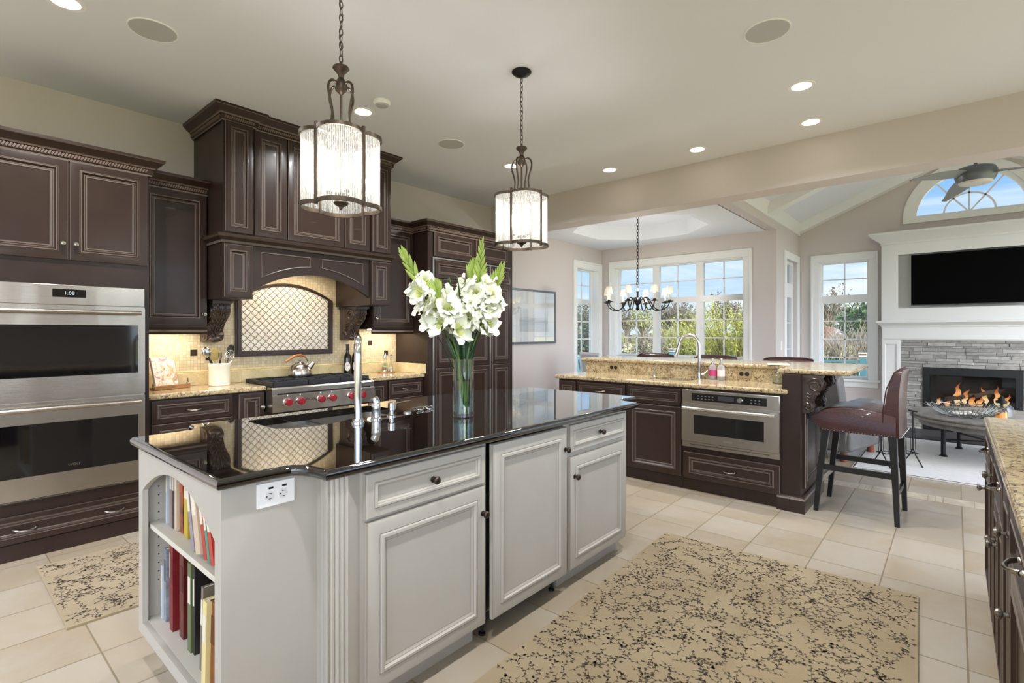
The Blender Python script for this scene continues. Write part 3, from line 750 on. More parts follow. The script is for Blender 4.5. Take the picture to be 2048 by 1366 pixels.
MB().box(2.817, 3.51, 4.30, 4.763, 0, .874).build('body', M['espd'], t)
front('door', FC, 2.84, 3.05, .12, .862, t, knob=(2.862, .742))
for z0, z1 in ((.69, .862), (.41, .682), (.12, .402)): front('drawer', FC, 3.07, 3.5, z0, z1, t, pulls=((3.285, (z0+z1)/2),))

# stone counters with upstands
def counter(x0, x1, label, side=False):
    t = thing('countertop', label, 'countertop', ((x0+x1)/2, 4.5, .875))
    m = MB(); slab(m, [(x0, 4.26), (x1, 4.26), (x1, 4.763), (x0, 4.763)], .875, .914, .012); m.build('slab', M['gold'], t)
    m = MB().box(x0, x1, 4.738, 4.7635, .914, 1.018)
    if side: m.box(x1-.028, x1, 4.235, 4.738, .9142, 1.018)
    m.build('upstand', M['goldplain'], t, .003)
    if side: MB().box(1.8525, 2.8175, 4.738, 4.7635, .8, 1.018).build('upstand', M['goldplain'], t, .003)
M['goldplain'] = granite('cream_stone_upstand', [(.3, lin('#cbb888')), (.55, lin('#dccb9f')), (.75, lin('#e6d8b3'))], .15, 10)
counter(1.038, 1.852, 'gold granite countertop holding the cookbook and utensil crock')
counter(2.818, 3.51, 'gold granite countertop right of the cooktop, holding the cruets', True)
bs = MB().box(1.037, 3.511, 4.764, 4.7695, 1.03, 2.03); o = bs.build('backsplash', M['backsplash']); 
tag(o, 'cream mosaic tile backsplash behind the cooktop', 'backsplash')
m = MB().sweep([(1.037, 4.764), (3.48, 4.764)], [(0, 0), (.012, 0), (.016, .008), (.012, .016), (0, .018)], None, 1.018); m.build('ledge_trim', M['goldplain'], o)
for x, z in ((1.483, 1.183), (3.17, 1.238), (3.375, 1.126)):
    m = MB().box(x-.025, x+.025, 4.7605, 4.7645, z-.025, z+.025); m.box(x-.012, x+.012, 4.7595, 4.761, z-.012, z+.012, 1)
    m.build('accent_tile', [pbr('bronze_accent_tile', '#43362d', .35, .4), M['bronze']], o)
# framed lattice tile panel
t = thing('mosaic_panel', 'arched lattice tile panel in a dark frame above the kettle', 'tile panel', (2.262, 4.76, 1.135))
XM0, XM1, ZM0, ZS, RS = 1.802, 2.722, 1.138, 1.665, .145
def arch_loop(i):
    x0, x1, z0 = XM0+i, XM1-i, ZM0+i; c = (XM0+XM1)/2; hw = (XM1-XM0)/2
    return [(x0, z0), (x1, z0)]+[(x1-(x1-x0)*k/24, ZS-i*.55+RS*(1-((x1-(x1-x0)*k/24-c)/hw)**2)) for k in range(25)]
m = MB(); wall_holes(m, 'y', 4.742, 4.7645, arch_loop(0), [arch_loop(.048)]); wall_holes(m, 'y', 4.734, 4.743, arch_loop(.012), [arch_loop(.03)])
m.build('frame', M['bronzewood'] if 'bronzewood' in M else pbr('dark_frame_tile', '#40322a', .35, .2), t)
m = MB(); m.prism(arch_loop(.047), 'y', 4.755, 4.7645); m.build('lattice_tile', M['lattice'], t)

# cooktop
t = thing('cooktop', 'stainless steel gas rangetop with six red knobs', 'cooktop', (2.335, 4.43, .70))
m = MB(); m.prism([(4.15, .70), (4.15, .832), (4.162, .842), (4.162, .888), (4.172, .9), (4.73, .9), (4.73, .70)], 'x', 1.856, 2.814); m.build('body', M['steel'], t)
MB().box(1.9, 2.77, 4.1595, 4.1625, .838, .852).build('light_strip', M['black'], t)
MB().box(1.875, 2.795, 4.19, 4.735, .9, .907).build('burner_tray', M['black'], t)
for kx in (1.978, 2.085, 2.268, 2.374, 2.56, 2.672):
    b_ = MB().lathe([(.036, 0), (.036, .006), (.033, .010)], (kx, 4.15, .778), (0, -1, 0), 20).build('knob_bezel', M['chrome'], t)
    k = MB(); k.lathe([(.028, .008), (.031, .016), (.03, .036), (.026, .044), (0, .046)], (kx, 4.15, .778), (0, -1, 0), 20); k.bar((kx, 4.104, .752), (kx, 4.104, .804), .009, .014, up=(0, 1, 0)); k.build('knob', M['red'], t)
    MB().tube([(kx, 4.149, .825), (kx, 4.149, .838)], .004, 6).build('indicator', M['white'], t)
text_mb('WOLF', .033, Matrix.Translation((2.175, 4.149, .785))).build('brand_lettering', M['bronze'], t)
for gx in (1.885, 2.185, 2.485):
    g = MB(); x0, x1 = gx, gx+.29
    for a, b in (((x0, 4.2), (x1, 4.2)), ((x1, 4.2), (x1, 4.72)), ((x1, 4.72), (x0, 4.72)), ((x0, 4.72), (x0, 4.2)), ((x0, 4.46), (x1, 4.46))): g.bar((*a, .925), (*b, .925), .016, .034)
    for cy_ in (4.33, 4.59):
        for k in range(4):
            a = PI/4+k*PI/2; g.bar((x0+.145+.03*math.cos(a), cy_+.03*math.sin(a), .938), (x0+.145+.16*math.cos(a), cy_+.14*math.sin(a), .938), .012, .014)
    g.build('grate', M['grate'], t)
    for cy_ in (4.33, 4.59): MB().lathe([(.05, 0), (.05, .01), (.035, .012), (.035, .02), (0, .022)], (x0+.145, cy_, .907), seg=20).build('burner', M['blackmetal'], t)

# things on the counters
t = thing('kettle', 'brushed steel whistling kettle on the cooktop grate', 'kettle', (2.30, 4.585, .942))
K = MB(); K.lathe([(.088, 0), (.1, .006), (.103, .02), (.1, .05), (.09, .082), (.07, .107), (.042, .12), (.038, .122)], (2.30, 4.585, .942), seg=28); K.build('body', M['steel'], t)
MB().lathe([(.042, .12), (.036, .13), (.012, .134), (.008, .142), (.014, .15), (.012, .158), (0, .16)], (2.30, 4.585, .942), seg=18).build('lid', M['steel'], t)
K = MB(); K.tube([(2.37, 4.575, 1.01), (2.40, 4.572, 1.04), (2.425, 4.57, 1.066)], [.03, .024, .019], 14); K.build('spout', M['steel'], t)
K = MB(); K.tube([(2.36, 4.58, 1.035), (2.372, 4.58, 1.085), (2.35, 4.58, 1.125), (2.31, 4.58, 1.14)], .006, 8); K.build('handle_bracket', M['chrome'], t)
K = MB(); K.tube([(2.355, 4.58, 1.122), (2.31, 4.58, 1.142), (2.25, 4.58, 1.135), (2.20, 4.58, 1.108), (2.165, 4.58, 1.085)], [.008, .011, .012, .011, .009], 10); K.build('handle', pbr('copper_toned_wood', '#b5713f', .35, .2), t)

t = thing('utensil_crock', 'cream stoneware crock full of cooking utensils', 'crock', (1.62, 4.6, .914))
MB().lathe([(.074, 0), (.078, .004), (.079, .15), (.082, .158), (.083, .178), (.079, .184), (.072, .182), (.07, .17), (.068, .02), (0, .02)], (1.62, 4.6, .914), seg=32).build('jar', M['crock'], t)
def utensil(name, label, a, b, mat, head):
    a, b = Vector(a), Vector(b); t = thing(name, label, name.split('_')[-1], tuple(a), 0, None)
    MB().tube([a, (a+b)/2, b], [.005, .006, .007], 8).build('handle', mat[0], t)
    h = MB(); head(h, b, (b-a).normalized()); h.build('head', mat[1], t)
def spoon_head(rx, rz): return lambda h, p, d: h.ell(p+d*rz*.9, (rx, .012, rz), 12, 7, R=Vector((0, 0, 1)).rotation_difference(d).to_matrix())
def whisk_head(h, p, d):
    R = Vector((0, 0, 1)).rotation_difference(d).to_matrix()
    for k in range(6):
        a = PI*k/6; pts = [p+R@Vector((.034*math.sin(PI*i/12)*math.cos(a)*(1 if 1 else 0), .034*math.sin(PI*i/12)*math.sin(a), .115*(1-math.cos(PI*i/12))/2*1.0)) for i in range(13)]
        h.tube(pts, .0015, 5); h.tube([p+R@Vector((-.034*math.sin(PI*i/12)*math.cos(a), -.034*math.sin(PI*i/12)*math.sin(a), .115*(1-math.cos(PI*i/12))/2)) for i in range(13)], .0015, 5)
utensil('steel_ladle', 'steel ladle with black grip leaning far left in the crock', (1.62, 4.6, .935), (1.535, 4.59, 1.15), (M['black'], M['chrome']), spoon_head(.034, .045))
utensil('wooden_spatula', 'pale wooden spatula in the middle of the crock', (1.615, 4.61, .935), (1.59, 4.61, 1.12), (M['spoonwood'], M['spoonwood']), lambda h, p, d: h.ell(p+d*.05, (.045, .006, .055), 14, 8))
utensil('black_turner', 'black slotted turner in the crock behind the spatula', (1.63, 4.6, .935), (1.565, 4.64, 1.13), (M['black'], M['black']), lambda h, p, d: h.box(p.x-.035, p.x+.03, p.y-.003, p.y+.003, p.z-.01, p.z+.075))
utensil('wire_whisk', 'wire balloon whisk leaning right in the crock', (1.62, 4.6, .935), (1.672, 4.585, 1.095), (M['chrome'], M['chrome']), whisk_head)
utensil('black_spoon', 'large black spoon leaning farthest right in the crock', (1.625, 4.6, .935), (1.705, 4.63, 1.16), (M['black'], M['black']), spoon_head(.03, .05))
utensil('serving_fork', 'black handled fork in front of the crock bunch', (1.615, 4.59, .935), (1.615, 4.57, 1.125), (M['black'], M['chrome']), lambda h, p, d: [h.tube([p, p+Vector((x, 0, .02)), p+Vector((x, 0, .06))], .0025, 5) for x in (-.012, 0, .012)])

T = Matrix.Translation((1.155, 4.545, .914)) @ Matrix.Rotation(math.radians(17), 4, 'Z')
t = thing('cookbook_stand', 'low wooden cookbook stand on the counter beside the oven tower', 'book stand', (1.155, 4.545, .914))
m = MB(T); m.box(-.02, .255, -.03, .03, .002, .02); m.box(-.02, .255, -.03, -.022, .02, .034); m.build('ledge', M['wood'], t, .002)
m = MB(T); m.prism([(.022, .02), (.03, .02), (.095, .2), (.087, .2)], 'x', .02, .2); m.build('back_rest', M['wood'], t)
m = MB(T); m.tube([(.25, .0, .02), (.252, .0, .05), (.245, -.005, .075)], .005, 8); m.ell((.252, 0, .03), (.012, .012, .018)); m.tube([(-.015, -.0, .02), (-.016, -.005, .05)], .006, 8); m.build('page_clip', M['pewter'], t)
def photo_page():
    m, t_, out = new_mat('cookbook_page'); v = t_.coord('Generated'); n = t_.noise(v, 3.4, 5, .55, 1.2)
    c_ = t_.ramp(n, [(.3, lin('#8a5a3c')), (.4, lin('#dca879')), (.47, lin('#f2dcc0')), (.53, lin('#f7f2ea')), (.6, lin('#e9b9a4')), (.66, lin('#b4524f')), (.74, lin('#8a97a3'))])
    c_ = t_.mix(.2, c_, lin('#f3eadf')); p = t_.node('ShaderNodeBsdfPrincipled', {'Base Color': c_, 'Roughness': .3}); t_.l.new(p.outputs[0], out.inputs[0]); return m
t = thing('open_cookbook', 'glossy illustrated cookbook propped open on the wooden stand', 'cookbook', (1.155, 4.545, .934))
m = MB(T); m.prism([(-.014, .022), (.006, .022), (.078, .245), (.058, .245)], 'x', .0, .172); m.build('page_block', M['paper'], t)
m = MB(T); m.prism([(-.0165, .0225), (-.0145, .0225), (.0575, .2455), (.0555, .2455)], 'x', .001, .171); m.build('photo_page', photo_page(), t)

def wine_bottle(x, y, label, z=.914, lab='#e9e4d6'):
    t = thing('wine_bottle', label, 'bottle', (x, y, z), 0)
    MB().lathe([(.036, 0), (.038, .004), (.038, .17), (.034, .195), (.018, .225), (.0145, .245), (.0145, .3), (.0165, .302), (.0165, .315), (0, .315)], (x, y, z), seg=24).build('bottle_body', M['bottledark'], t)
    MB().lathe([(.0155, .25), (.0155, .302), (.0172, .303), (.0172, .317), (0, .3175)], (x, y, z), seg=20).build('neck_foil', M['black'], t)
    a0 = math.atan2(-y, -x); pts = []
    lb = MB(); n = 12
    ring = []
    for k in range(24):
        u = .75*math.cos(2*PI*k/24); v = .046*math.sin(2*PI*k/24); ring.append(lb.add((x+.0386*math.cos(a0+u), y+.0386*math.sin(a0+u), z+.09+v)))
    for k in range(12-1):
        lb.face((ring[k], ring[k+1], ring[23-k-1], ring[23-k]) if k+1 != 23-k-1 else (ring[k], ring[k+1], ring[23-k]))
    o = lb.build('paper_label', M['paper'], t); o['label'] = 'white oval label'
    MB().tube([(x+.0392*math.cos(a0+u), y+.0392*math.sin(a0+u), z+.107+.012*abs(u)*4-.012) for u in (-.2, -.1, 0, .1, .2)], .002, 5).build('label_crest', M['black'], o)
M['bottledark'] = pbr('near_black_bottle_glass', '#171310', .06, coat=.5)
wine_bottle(2.862, 4.70, 'dark wine bottle with a white oval label, left of the pair')
wine_bottle(2.952, 4.70, 'dark wine bottle mostly hidden behind the tall island faucet')

t = thing('cruet_tray', 'small wooden tray under the glass cruets', 'tray', (3.31, 4.655, .914)); MB().lathe([(.0, .0), (.085, .0), (.09, .004), (.09, .012), (.08, .012), (0, .01)], (3.31, 4.655, .914), seg=28).build('tray_base', M['wood'], t)
for x, y, h, c, lb in ((3.272, 4.648, .19, '#8b6b2a', 'left glass cruet of amber oil on the round tray'), (3.318, 4.69, .2, '#efe9da', 'rear glass cruet on the round tray'), (3.352, 4.64, .19, '#e8e2d2', 'right glass cruet of pale salt on the round tray')):
    t = thing('glass_cruet', lb, 'cruet', (x, y, .926), 0, 'cruets on the round tray')
    MB().lathe([(.022, 0), (.024, .003), (.023, .07), (.013, .1), (.01, .13), (.011, h-.04)], (x, y, .926), seg=18).build('glass', M['clear'], t)
    MB().lathe([(.02, .004), (.02, .05), (0, .05)], (x, y, .926), seg=16).build('contents', pbr('cruet_contents', c, .4), t)
    MB().lathe([(.011, h-.04), (.012, h-.015), (.005, h), (0, h)], (x, y, .926), seg=14).build('stopper', M['chrome'], t)
    MB().lathe([(.0245, 0), (.0245, .022), (.02, .022)], (x, y, .926), seg=18).build('steel_foot', M['chrome'], t)

# ------------------------------------------------------------------ the kitchen island
FI = F_negy(1.547)
t = thing('kitchen_island', 'cream painted kitchen island with fluted corner, panel doors and an open bookcase end', 'kitchen island', (1.886, 2.12, 0))
m = MB(); m.box(.985, 1.612, 1.547, 2.70, .1, .65); m.box(.985, 1.612, 1.547, 1.6, .65, .875); m.box(.985, 1.03, 1.6, 2.70, .65, .875); m.box(1.03, 2.205, 2.672, 2.70, .65, .875); m.box(2.205, 2.87, 1.547, 2.70, .1, .875); m.box(1.612, 2.205, 2.2, 2.70, .1, .65)
m.box(2.87, 3.14, 1.69, 2.56, .1, .875); m.build('body', M['cream'], t)
for q in ((.98, 1.585, 1.60, 1.66), (2.21, 2.85, 1.60, 1.66), (.98, 2.85, 2.6, 2.64), (.66, .68, 1.74, 2.5), (.68, .90, 1.74, 1.76)): MB().box(*q, 0, .1).build('plinth', M['cream'], t)
# bookcase end
bc = MB(); yo = [(1.742+.79*i/20) for i in range(21)]
hole = [(1.742, .152), (2.532, .152)]+[(y, .70+.125*(1-((y-2.137)/.395)**2)) for y in reversed(yo)]
wall_holes(bc, 'x', .60, .62, [(1.69, .105), (2.585, .105), (2.585, .876), (1.69, .876)], [hole])
bc.box(.62, .985, 1.69, 1.712, .105, .876); bc.box(.62, .985, 2.563, 2.585, .105, .876); bc.box(.955, .985, 1.712, 2.563, .105, .876)
bc.box(.62, .955, 1.712, 2.563, .862, .876); b_ = bc.build('bookcase', M['cream'], t)
MB().box(.6205, .955, 1.7125, 2.5625, .107, .1535).build('bottom_shelf', M['creamshelf'], b_)
MB().box(.628, .954, 1.7125, 2.5625, .533, .553).build('shelf', M['creamshelf'], b_, .002)
m = MB()
for k in range(12): m.lathe([(0, 0), (.0035, .0), (.0035, -.004)], (.665, 2.5626, .30+.036*k), (0, -1, 0), 8)
m.build('shelf_pin_holes', M['black'], b_)
# end panel and fluted corner column
c = [(.912, 1.70)]
for a in range(3):
    f = (a+.5)/3; c += [(.91-.058*(f-.11), 1.69-.175*(f-.11)), (.91-.058*f+.006, 1.69-.175*f-.002), (.91-.058*(f+.11), 1.69-.175*(f+.11))]
c += [(.852, 1.515)]
for a in range(4):
    f = (a+.5)/4; c += [(.852+.074*(f-.085), 1.515), (.852+.074*f, 1.521), (.852+.074*(f+.085), 1.515)]
c += [(.926, 1.515), (.988, 1.547), (.988, 1.70)]
MB().prism(c, 'z', .0, .876).build('fluted_column', M['cream'], t, angle=20)
MB().box(.985, 2.87, 1.5445, 1.549, .868, .876).build('top_rail', M['cream'], t)
front('drawer', FI, 1.0, 1.592, .703, .862, t, style='cream', knob=(1.298, .782))
front('door', FI, 1.005, 1.592, .098, .692, t, style='cream', knob=(1.572, .577))
front('drawer', FI, 2.232, 2.83, .716, .862, t, style='cream', knob=(2.532, .788))
front('door', FI, 2.232, 2.825, .098, .69, t, style='cream', knob=(2.272, .586))
MB().box(2.196, 2.23, 1.5465, 1.56, .1, .867).build('stile', M['cream'], t)
t = thing('panelled_dishwasher', 'dishwasher behind a tall cream panel in the island, between two doors', 'dishwasher', (1.91, 1.6, 0))
FD = F_negy(1.538)
front('door_panel', FD, 1.628, 2.19, .1, .862, t, style='cream', knob=(2.172, .748))
MB().box(1.63, 2.19, 1.56, 2.15, .12, .64).build('tub', M['steels'], t)
MB().box(1.62, 2.2, 1.65, 1.67, .012, .118).build('toe_grille', pbr('dishwasher_toe', '#2c3136', .4, .3), t)
for x in (1.645, 2.165): MB().lathe([(.016, 0), (.016, .01), (.007, .014), (.007, .12)], (x, 1.6, 0), seg=10).build('levelling_foot', M['black'], t)
t = thing('double_outlet', 'white double outlet with charging slots on the island end panel', 'outlet', (.765, 1.689, .823))
MB().box(.703, .827, 1.684, 1.6895, .784, .862).build('cover_plate', M['white'], t, .002)
for x in (.743, .787):
    r = MB(); r.prism([(x+.0155*math.cos(2*PI*k/16), .818+.0165*math.sin(2*PI*k/16)) for k in range(16)], 'y', 1.6825, 1.684); r = r.build('receptacle', pbr('outlet_face', '#e2e2df', .4), t)
    s_ = MB(); s_.box(x-.004, x+.006, 1.682, 1.6826, .826, .828); s_.box(x-.004, x+.006, 1.682, 1.6826, .809, .811); s_.lathe([(0, 0), (.0025, 0), (.0025, -.001)], (x-.009, 1.682, .8185), (0, -1, 0), 8); s_.box(x-.003, x+.012, 1.6825, 1.6838, .841, .847); s_.build('slots', M['black'], r)

# black granite top with stepped ends and the sink cut-out
og = [(0, 0), (.055, .008), (.075, .03), (.088, .07), (.094, .12), (.098, .150)]
L = [(.572+.165+a, 1.645-b) for a, b in og]
P = [(.572, 1.645)]+L+[(3.772-x, y) for x, y in reversed(L)]+[(3.2, 1.645), (3.2, 2.6)]
U = [(x, 4.245-y) for x, y in L]
P += [(3.772-x, y) for x, y in U]+list(reversed(U))+[(.572, 2.6)]
SK = [(1.05, 2.33), (1.10, 2.285), (1.2, 2.255), (1.32, 2.262), (1.40, 2.30), (1.74, 2.30), (1.765, 2.325), (1.765, 2.62), (1.74, 2.645), (1.08, 2.645), (1.05, 2.62)]
t = thing('island_countertop', 'polished black granite island top with stepped rounded corners', 'countertop', (1.886, 2.12, .876))
m = MB(); slab(m, P, .877, .914, .017, [SK]); m.build('slab', M['blackg'], t)
t = thing('double_sink', 'undermounted double bowl steel sink in the black island top', 'sink', (1.41, 2.45, .7))
def bowl(loop, z1, depth):
    b = MB(); c = [sum(p[i] for p in loop)/len(loop) for i in (0, 1)]; prev = None
    for k, (s_, z) in enumerate(((1.0, z1), (.995, z1-depth*.5), (.97, z1-depth*.86), (.9, z1-depth*.97), (.8, z1-depth))):
        r = [b.add((c[0]+(p[0]-c[0])*s_, c[1]+(p[1]-c[1])*s_, z)) for p in loop]
        if prev: b.strip(prev, r)
        prev = r
    b.face(prev); b.lathe([(.04, .002), (.035, .004), (.0, .002)], (c[0], c[1], z1-depth), seg=18, m=0); return b
bowl([(1.045, 2.33), (1.095, 2.28), (1.2, 2.25), (1.30, 2.256), (1.345, 2.29), (1.345, 2.62), (1.32, 2.65), (1.075, 2.65), (1.045, 2.62)], .8765, .2).build('bowl', M['steels'], t, recalc=False)
bowl(round_rect(1.37, 1.77, 2.295, 2.65, .05), .8765, .19).build('bowl', M['steels'], t, recalc=False)
MB().box(1.342, 1.373, 2.27, 2.648, .845, .858).build('divider', M['steels'], t, .004)

t = thing('island_faucet', 'tall brushed nickel gooseneck faucet on the black island top', 'faucet', (1.382, 2.178, .914))
MB().lathe([(.031, 0), (.031, .006), (.026, .012), (.026, .02), (.0, .02)], (1.382, 2.178, .914), seg=22).build('base_flange', M['chrome'], t)
g = MB(); pts = [(1.382, 2.178, .93), (1.382, 2.178, 1.2)]+[(1.382+.047*(1-math.cos(a)), 2.178+.074*(1-math.cos(a)), 1.235+.086*math.sin(a)) for a in [PI*k/10 for k in range(11)]]+[(1.476, 2.326, 1.16)]
g.tube(pts, .0175, 16); g.build('gooseneck', M['chrome'], t)
MB().lathe([(.0205, .0), (.0205, .05), (.017, .055)], (1.476, 2.326, 1.105), seg=16).build('spray_head', M['chrome'], t)
t = thing('side_sprayer', 'short chrome side sprayer with angled grip beside the island faucet', 'sprayer', (1.504, 2.207, .914))
MB().lathe([(.028, 0), (.028, .006), (.022, .01), (.022, .05), (.0225, .052), (.0225, .08), (.02, .084)], (1.504, 2.207, .914), seg=20).build('holder', M['chrome'], t)
g = MB(); g.tube([(1.504, 2.207, .995), (1.502, 2.209, 1.008), (1.496, 2.213, 1.022)], [.0215, .0215, .019], 14); g.build('spray_grip', M['chrome'], t)
t = thing('mixer_lever', 'chrome mixer lever standing to the right of the island sprayer', 'tap lever', (1.602, 2.213, .914))
MB().lathe([(.025, 0), (.025, .006), (.013, .01), (.013, .03), (.019, .034), (.019, .07), (.016, .073), (0, .073)], (1.602, 2.213, .914), seg=20).build('lever_post', M['chrome'], t)
g = MB(); g.tube([(1.605, 2.21, .979), (1.712, 2.19, .988)], [.004, .003], 8); g.build('lever', M['chrome'], t)
t = thing('disposer_button', 'round brass-ringed air switch button set in the black granite', 'switch', (1.727, 2.242, .914))
MB().lathe([(.022, 0), (.022, .004), (.017, .006), (.016, .009), (0, .01)], (1.727, 2.242, .914), seg=18).build('button', M['chrome'], t)
t = thing('reading_glasses', 'folded wire reading glasses lying on the black granite behind the vase', 'glasses', (1.87, 2.27, .914))
g = MB()
for k in (-1, 1): g.tube([(1.87+k*.032+.024*math.cos(2*PI*i/18), 2.27+.012*math.sin(2*PI*i/18), .9245+.008*math.sin(2*PI*i/18)) for i in range(18)], .0016, 5, closed=True)
g.tube([(1.862, 2.275, .928), (1.87, 2.275, .930), (1.878, 2.275, .928)], .0015, 5)
for k in (-1, 1): g.tube([(1.87+k*.058, 2.27, .926), (1.87+k*.05, 2.33, .920), (1.87-k*.03, 2.35, .917)], .0015, 5)
g.build('wire_frame', M['chrome'], t)
for k in (-1, 1):
    l = MB(); l.poly([(1.87+k*.032+.0235*math.cos(2*PI*i/18), 2.27+.0117*math.sin(2*PI*i/18), .9245+.0078*math.sin(2*PI*i/18)) for i in range(18)]); l.build('lens', M['clear'], t)

# books in the island's bookcase
def book(y, th, h, d, col, label, z, lean=0, x0=.672, group=None, pages='#e9e2d2', cov2=None):
    T = Matrix.Translation((x0, y, z+(abs(math.sin(lean))*th if lean < 0 else 0)+.0005)) @ Matrix.Rotation(lean, 4, 'X')
    t = thing('book', label, 'book', (x0, y, z), 0, group)
    c = MB(T); a = th/2
    c.prism([(0, -a), (d, -a), (d, -a+.003), (.004, -a+.003), (.004, a-.003), (d, a-.003), (d, a), (0, a)], 'z', 0, h)
    cm = pbr('book_cover', col, .4, var=(cov2, 16, 1.3)) if cov2 else pbr('book_cover', col, .4)
    c.build('cover', cm, t)
    p = MB(T); p.box(.005, d-.006, -a+.0035, a-.0035, .004, h-.004); p.build('page_block', pbr('book_pages', pages, .8), t)
    s_ = MB(T); s_.box(-.0012, .001, -a*.7, a*.7, h*.55, h*.85); s_.build('spine_label', pbr('spine_label', cov2 or '#d9d2c0', .5), t)
up = .554
U_ = [(2.485, .018, .235, .22, '#b9c0c8', 'pale blue-grey book at the far left of the upper shelf', 0, .672), (2.43, .03, .28, .22, '#8b7c74', 'tall taupe spine beside the pale book on the upper shelf', 0, .672),
      (2.4, .02, .28, .22, '#2b2328', 'thin black book right of the taupe one on the upper shelf', 0, .672), (2.37, .026, .29, .23, '#c9b59a', 'tan-spined tall book beside the thin black one', 0, .672),
      (2.328, .04, .29, .21, '#201716', 'thick dark book with an orange picture on its cover', 0, .68), (2.258, .045, .275, .21, '#b7a032', 'thick mustard yellow book on the upper shelf', 0, .675),
      (2.192, .025, .25, .21, '#7a4a26', 'brown spiral-bound book right of the yellow one', 0, .675), (2.162, .02, .26, .21, '#4a2a1c', 'dark brown book right of the spiral-bound one', 0, .675),
      (2.137, .018, .27, .2, '#241a1a', 'thin near-black book before the leaning books', 0, .675), (2.08, .03, .25, .2, '#8d8390', 'mottled lilac book leaning on the upper shelf', .3, .645),
      (2.012, .05, .245, .2, '#c3ae96', 'fat beige book leaning over the shelf edge', .3, .64), (1.957, .03, .22, .2, '#a8302a', 'red leaning book beside the fat beige one', .3, .645),
      (1.925, .024, .2, .2, '#4f7d6c', 'green leaning book between two red ones', .3, .645), (1.893, .03, .2, .2, '#b0382c', 'second red leaning book, nearest the end panel', .3, .645)]
for y, th, h, d, c_, lb, ln, x0 in U_: book(y, th, h, d, c_, lb, up, -ln, x0, 'cookbooks on the upper shelf', cov2='#b5552a' if 'orange' in lb else None)
L_ = [(2.515, .016, .22, .2, '#c7cdd4', 'short pale booklet at the far left of the lower shelf', 0, .662), (2.475, .03, .3, .22, '#9ea3aa', 'grey book with black lettering on the lower shelf', 0, .664),
      (2.428, .035, .345, .23, '#8c2f38', 'rose red book left on the lower shelf', 0, .672), (2.378, .035, .34, .24, '#7a1f22', 'tall crimson book with pale medallion', 0, .66),
      (2.292, .045, .33, .23, '#5f1a1a', 'maroon book with gilt bands', 0, .67), (2.222, .02, .32, .23, '#742420', 'thin dark red book beside the gilt maroon one', 0, .675),
      (2.17, .034, .33, .23, '#56643f', 'moss green book on the lower shelf', 0, .66), (2.138, .018, .33, .23, '#1f1c1a', 'black book right of the green one', 0, .665),
      (2.02, .02, .3, .22, '#6d6459', 'thin grey leaning book on the lower shelf', .06, .65), (1.89, .035, .31, .24, '#d9c98f', 'cream edged book standing near the shelf edge', .06, .615),
      (1.848, .04, .31, .24, '#8c4a22', 'rust brown picture book on the lower shelf', 0, .63), (1.805, .03, .28, .22, '#9a5a3c', 'brown book at the right end of the lower shelf', 0, .64)]
for y, th, h, d, c_, lb, ln, x0 in L_: book(y, th, h, d, c_, lb, .153, ln, x0, 'cookbooks on the lower shelf', cov2={'#5f1a1a': '#48120f', '#7a1f22': '#641418', '#8c4a22': '#5d2f14', '#9ea3aa': '#5b6066'}.get(c_))

# vase and gladioli
VX, VY = 1.84, 1.925
t = thing('glass_vase', 'tall clear glass cylinder vase holding the white gladioli', 'vase', (VX, VY, .914))
MB().lathe([(.05, 0), (.054, .004), (.054, .3), (.0515, .3), (.0505, .028), (0, .022)], (VX, VY, .9145), seg=36).build('glass_wall', M['clear'], t)
MB().lathe([(.0495, .03), (.0495, .085), (0, .085)], (VX, VY, .9145), seg=30).build('water', M['clear'], t)
RV = Vector((.654, -.756, 0)); DV = Vector((.756, .654, 0)); VC = Vector((VX, VY, 0))
def vp(px, py, dd=0.0):
    """a point of the bouquet given sideways offset, height and depth"""
    return VC+RV*px+DV*dd+Vector((0, 0, py))
def petal(mb, o, R, ang, ln, wd, flare, m=0):
    rows = []
    for i in range(5):
        u = i/4; r = .012+ln*u; z = .055*math.sin(u*1.25)*(1.15-flare*u*.55); hw = wd*math.sin(PI*(.18+.72*u))**.8
        row = []
        for j in range(5):
            v = (j-2)/2; ruf = .006*math.sin(9*v+ang*3+i)*u
            a = ang+v*hw/max(r, .02); rr = r*(1-.05*v*v*u)
            row.append(mb.add(o+R@Vector((rr*math.cos(a), rr*math.sin(a), z+ruf-.006*v*v))))
        rows.append(row)
    for i in range(4):
        for j in range(4): mb.face((rows[i][j], rows[i+1][j], rows[i+1][j+1], rows[i][j+1]), 1 if i == 0 else m)
def flower(name, o, d, size, parent, rnd):
    mb = MB(); R = Vector((0, 0, 1)).rotation_difference(Vector(d).normalized()).to_matrix()*size
    R = R @ Matrix.Rotation(rnd.uniform(0, 6), 3, 'Z'); o = Vector(o)
    for k in range(3): petal(mb, o, R, 2*PI*k/3, .045, .035, 1.0)
    for k in range(3): petal(mb, o+R@Vector((0, 0, .004)), R, 2*PI*k/3+PI/3, .041, .03, .8)
    for k in range(3): mb.tube([o+R@Vector((0, 0, 0)), o+R@Vector((.006*math.cos(k*2), .006*math.sin(k*2), .035))], .0016, 4, 2)
    return mb.build(name, [M['petal'], M['throat'], M['bud']], parent, angle=80, recalc=False)
rnd = random.Random(3)
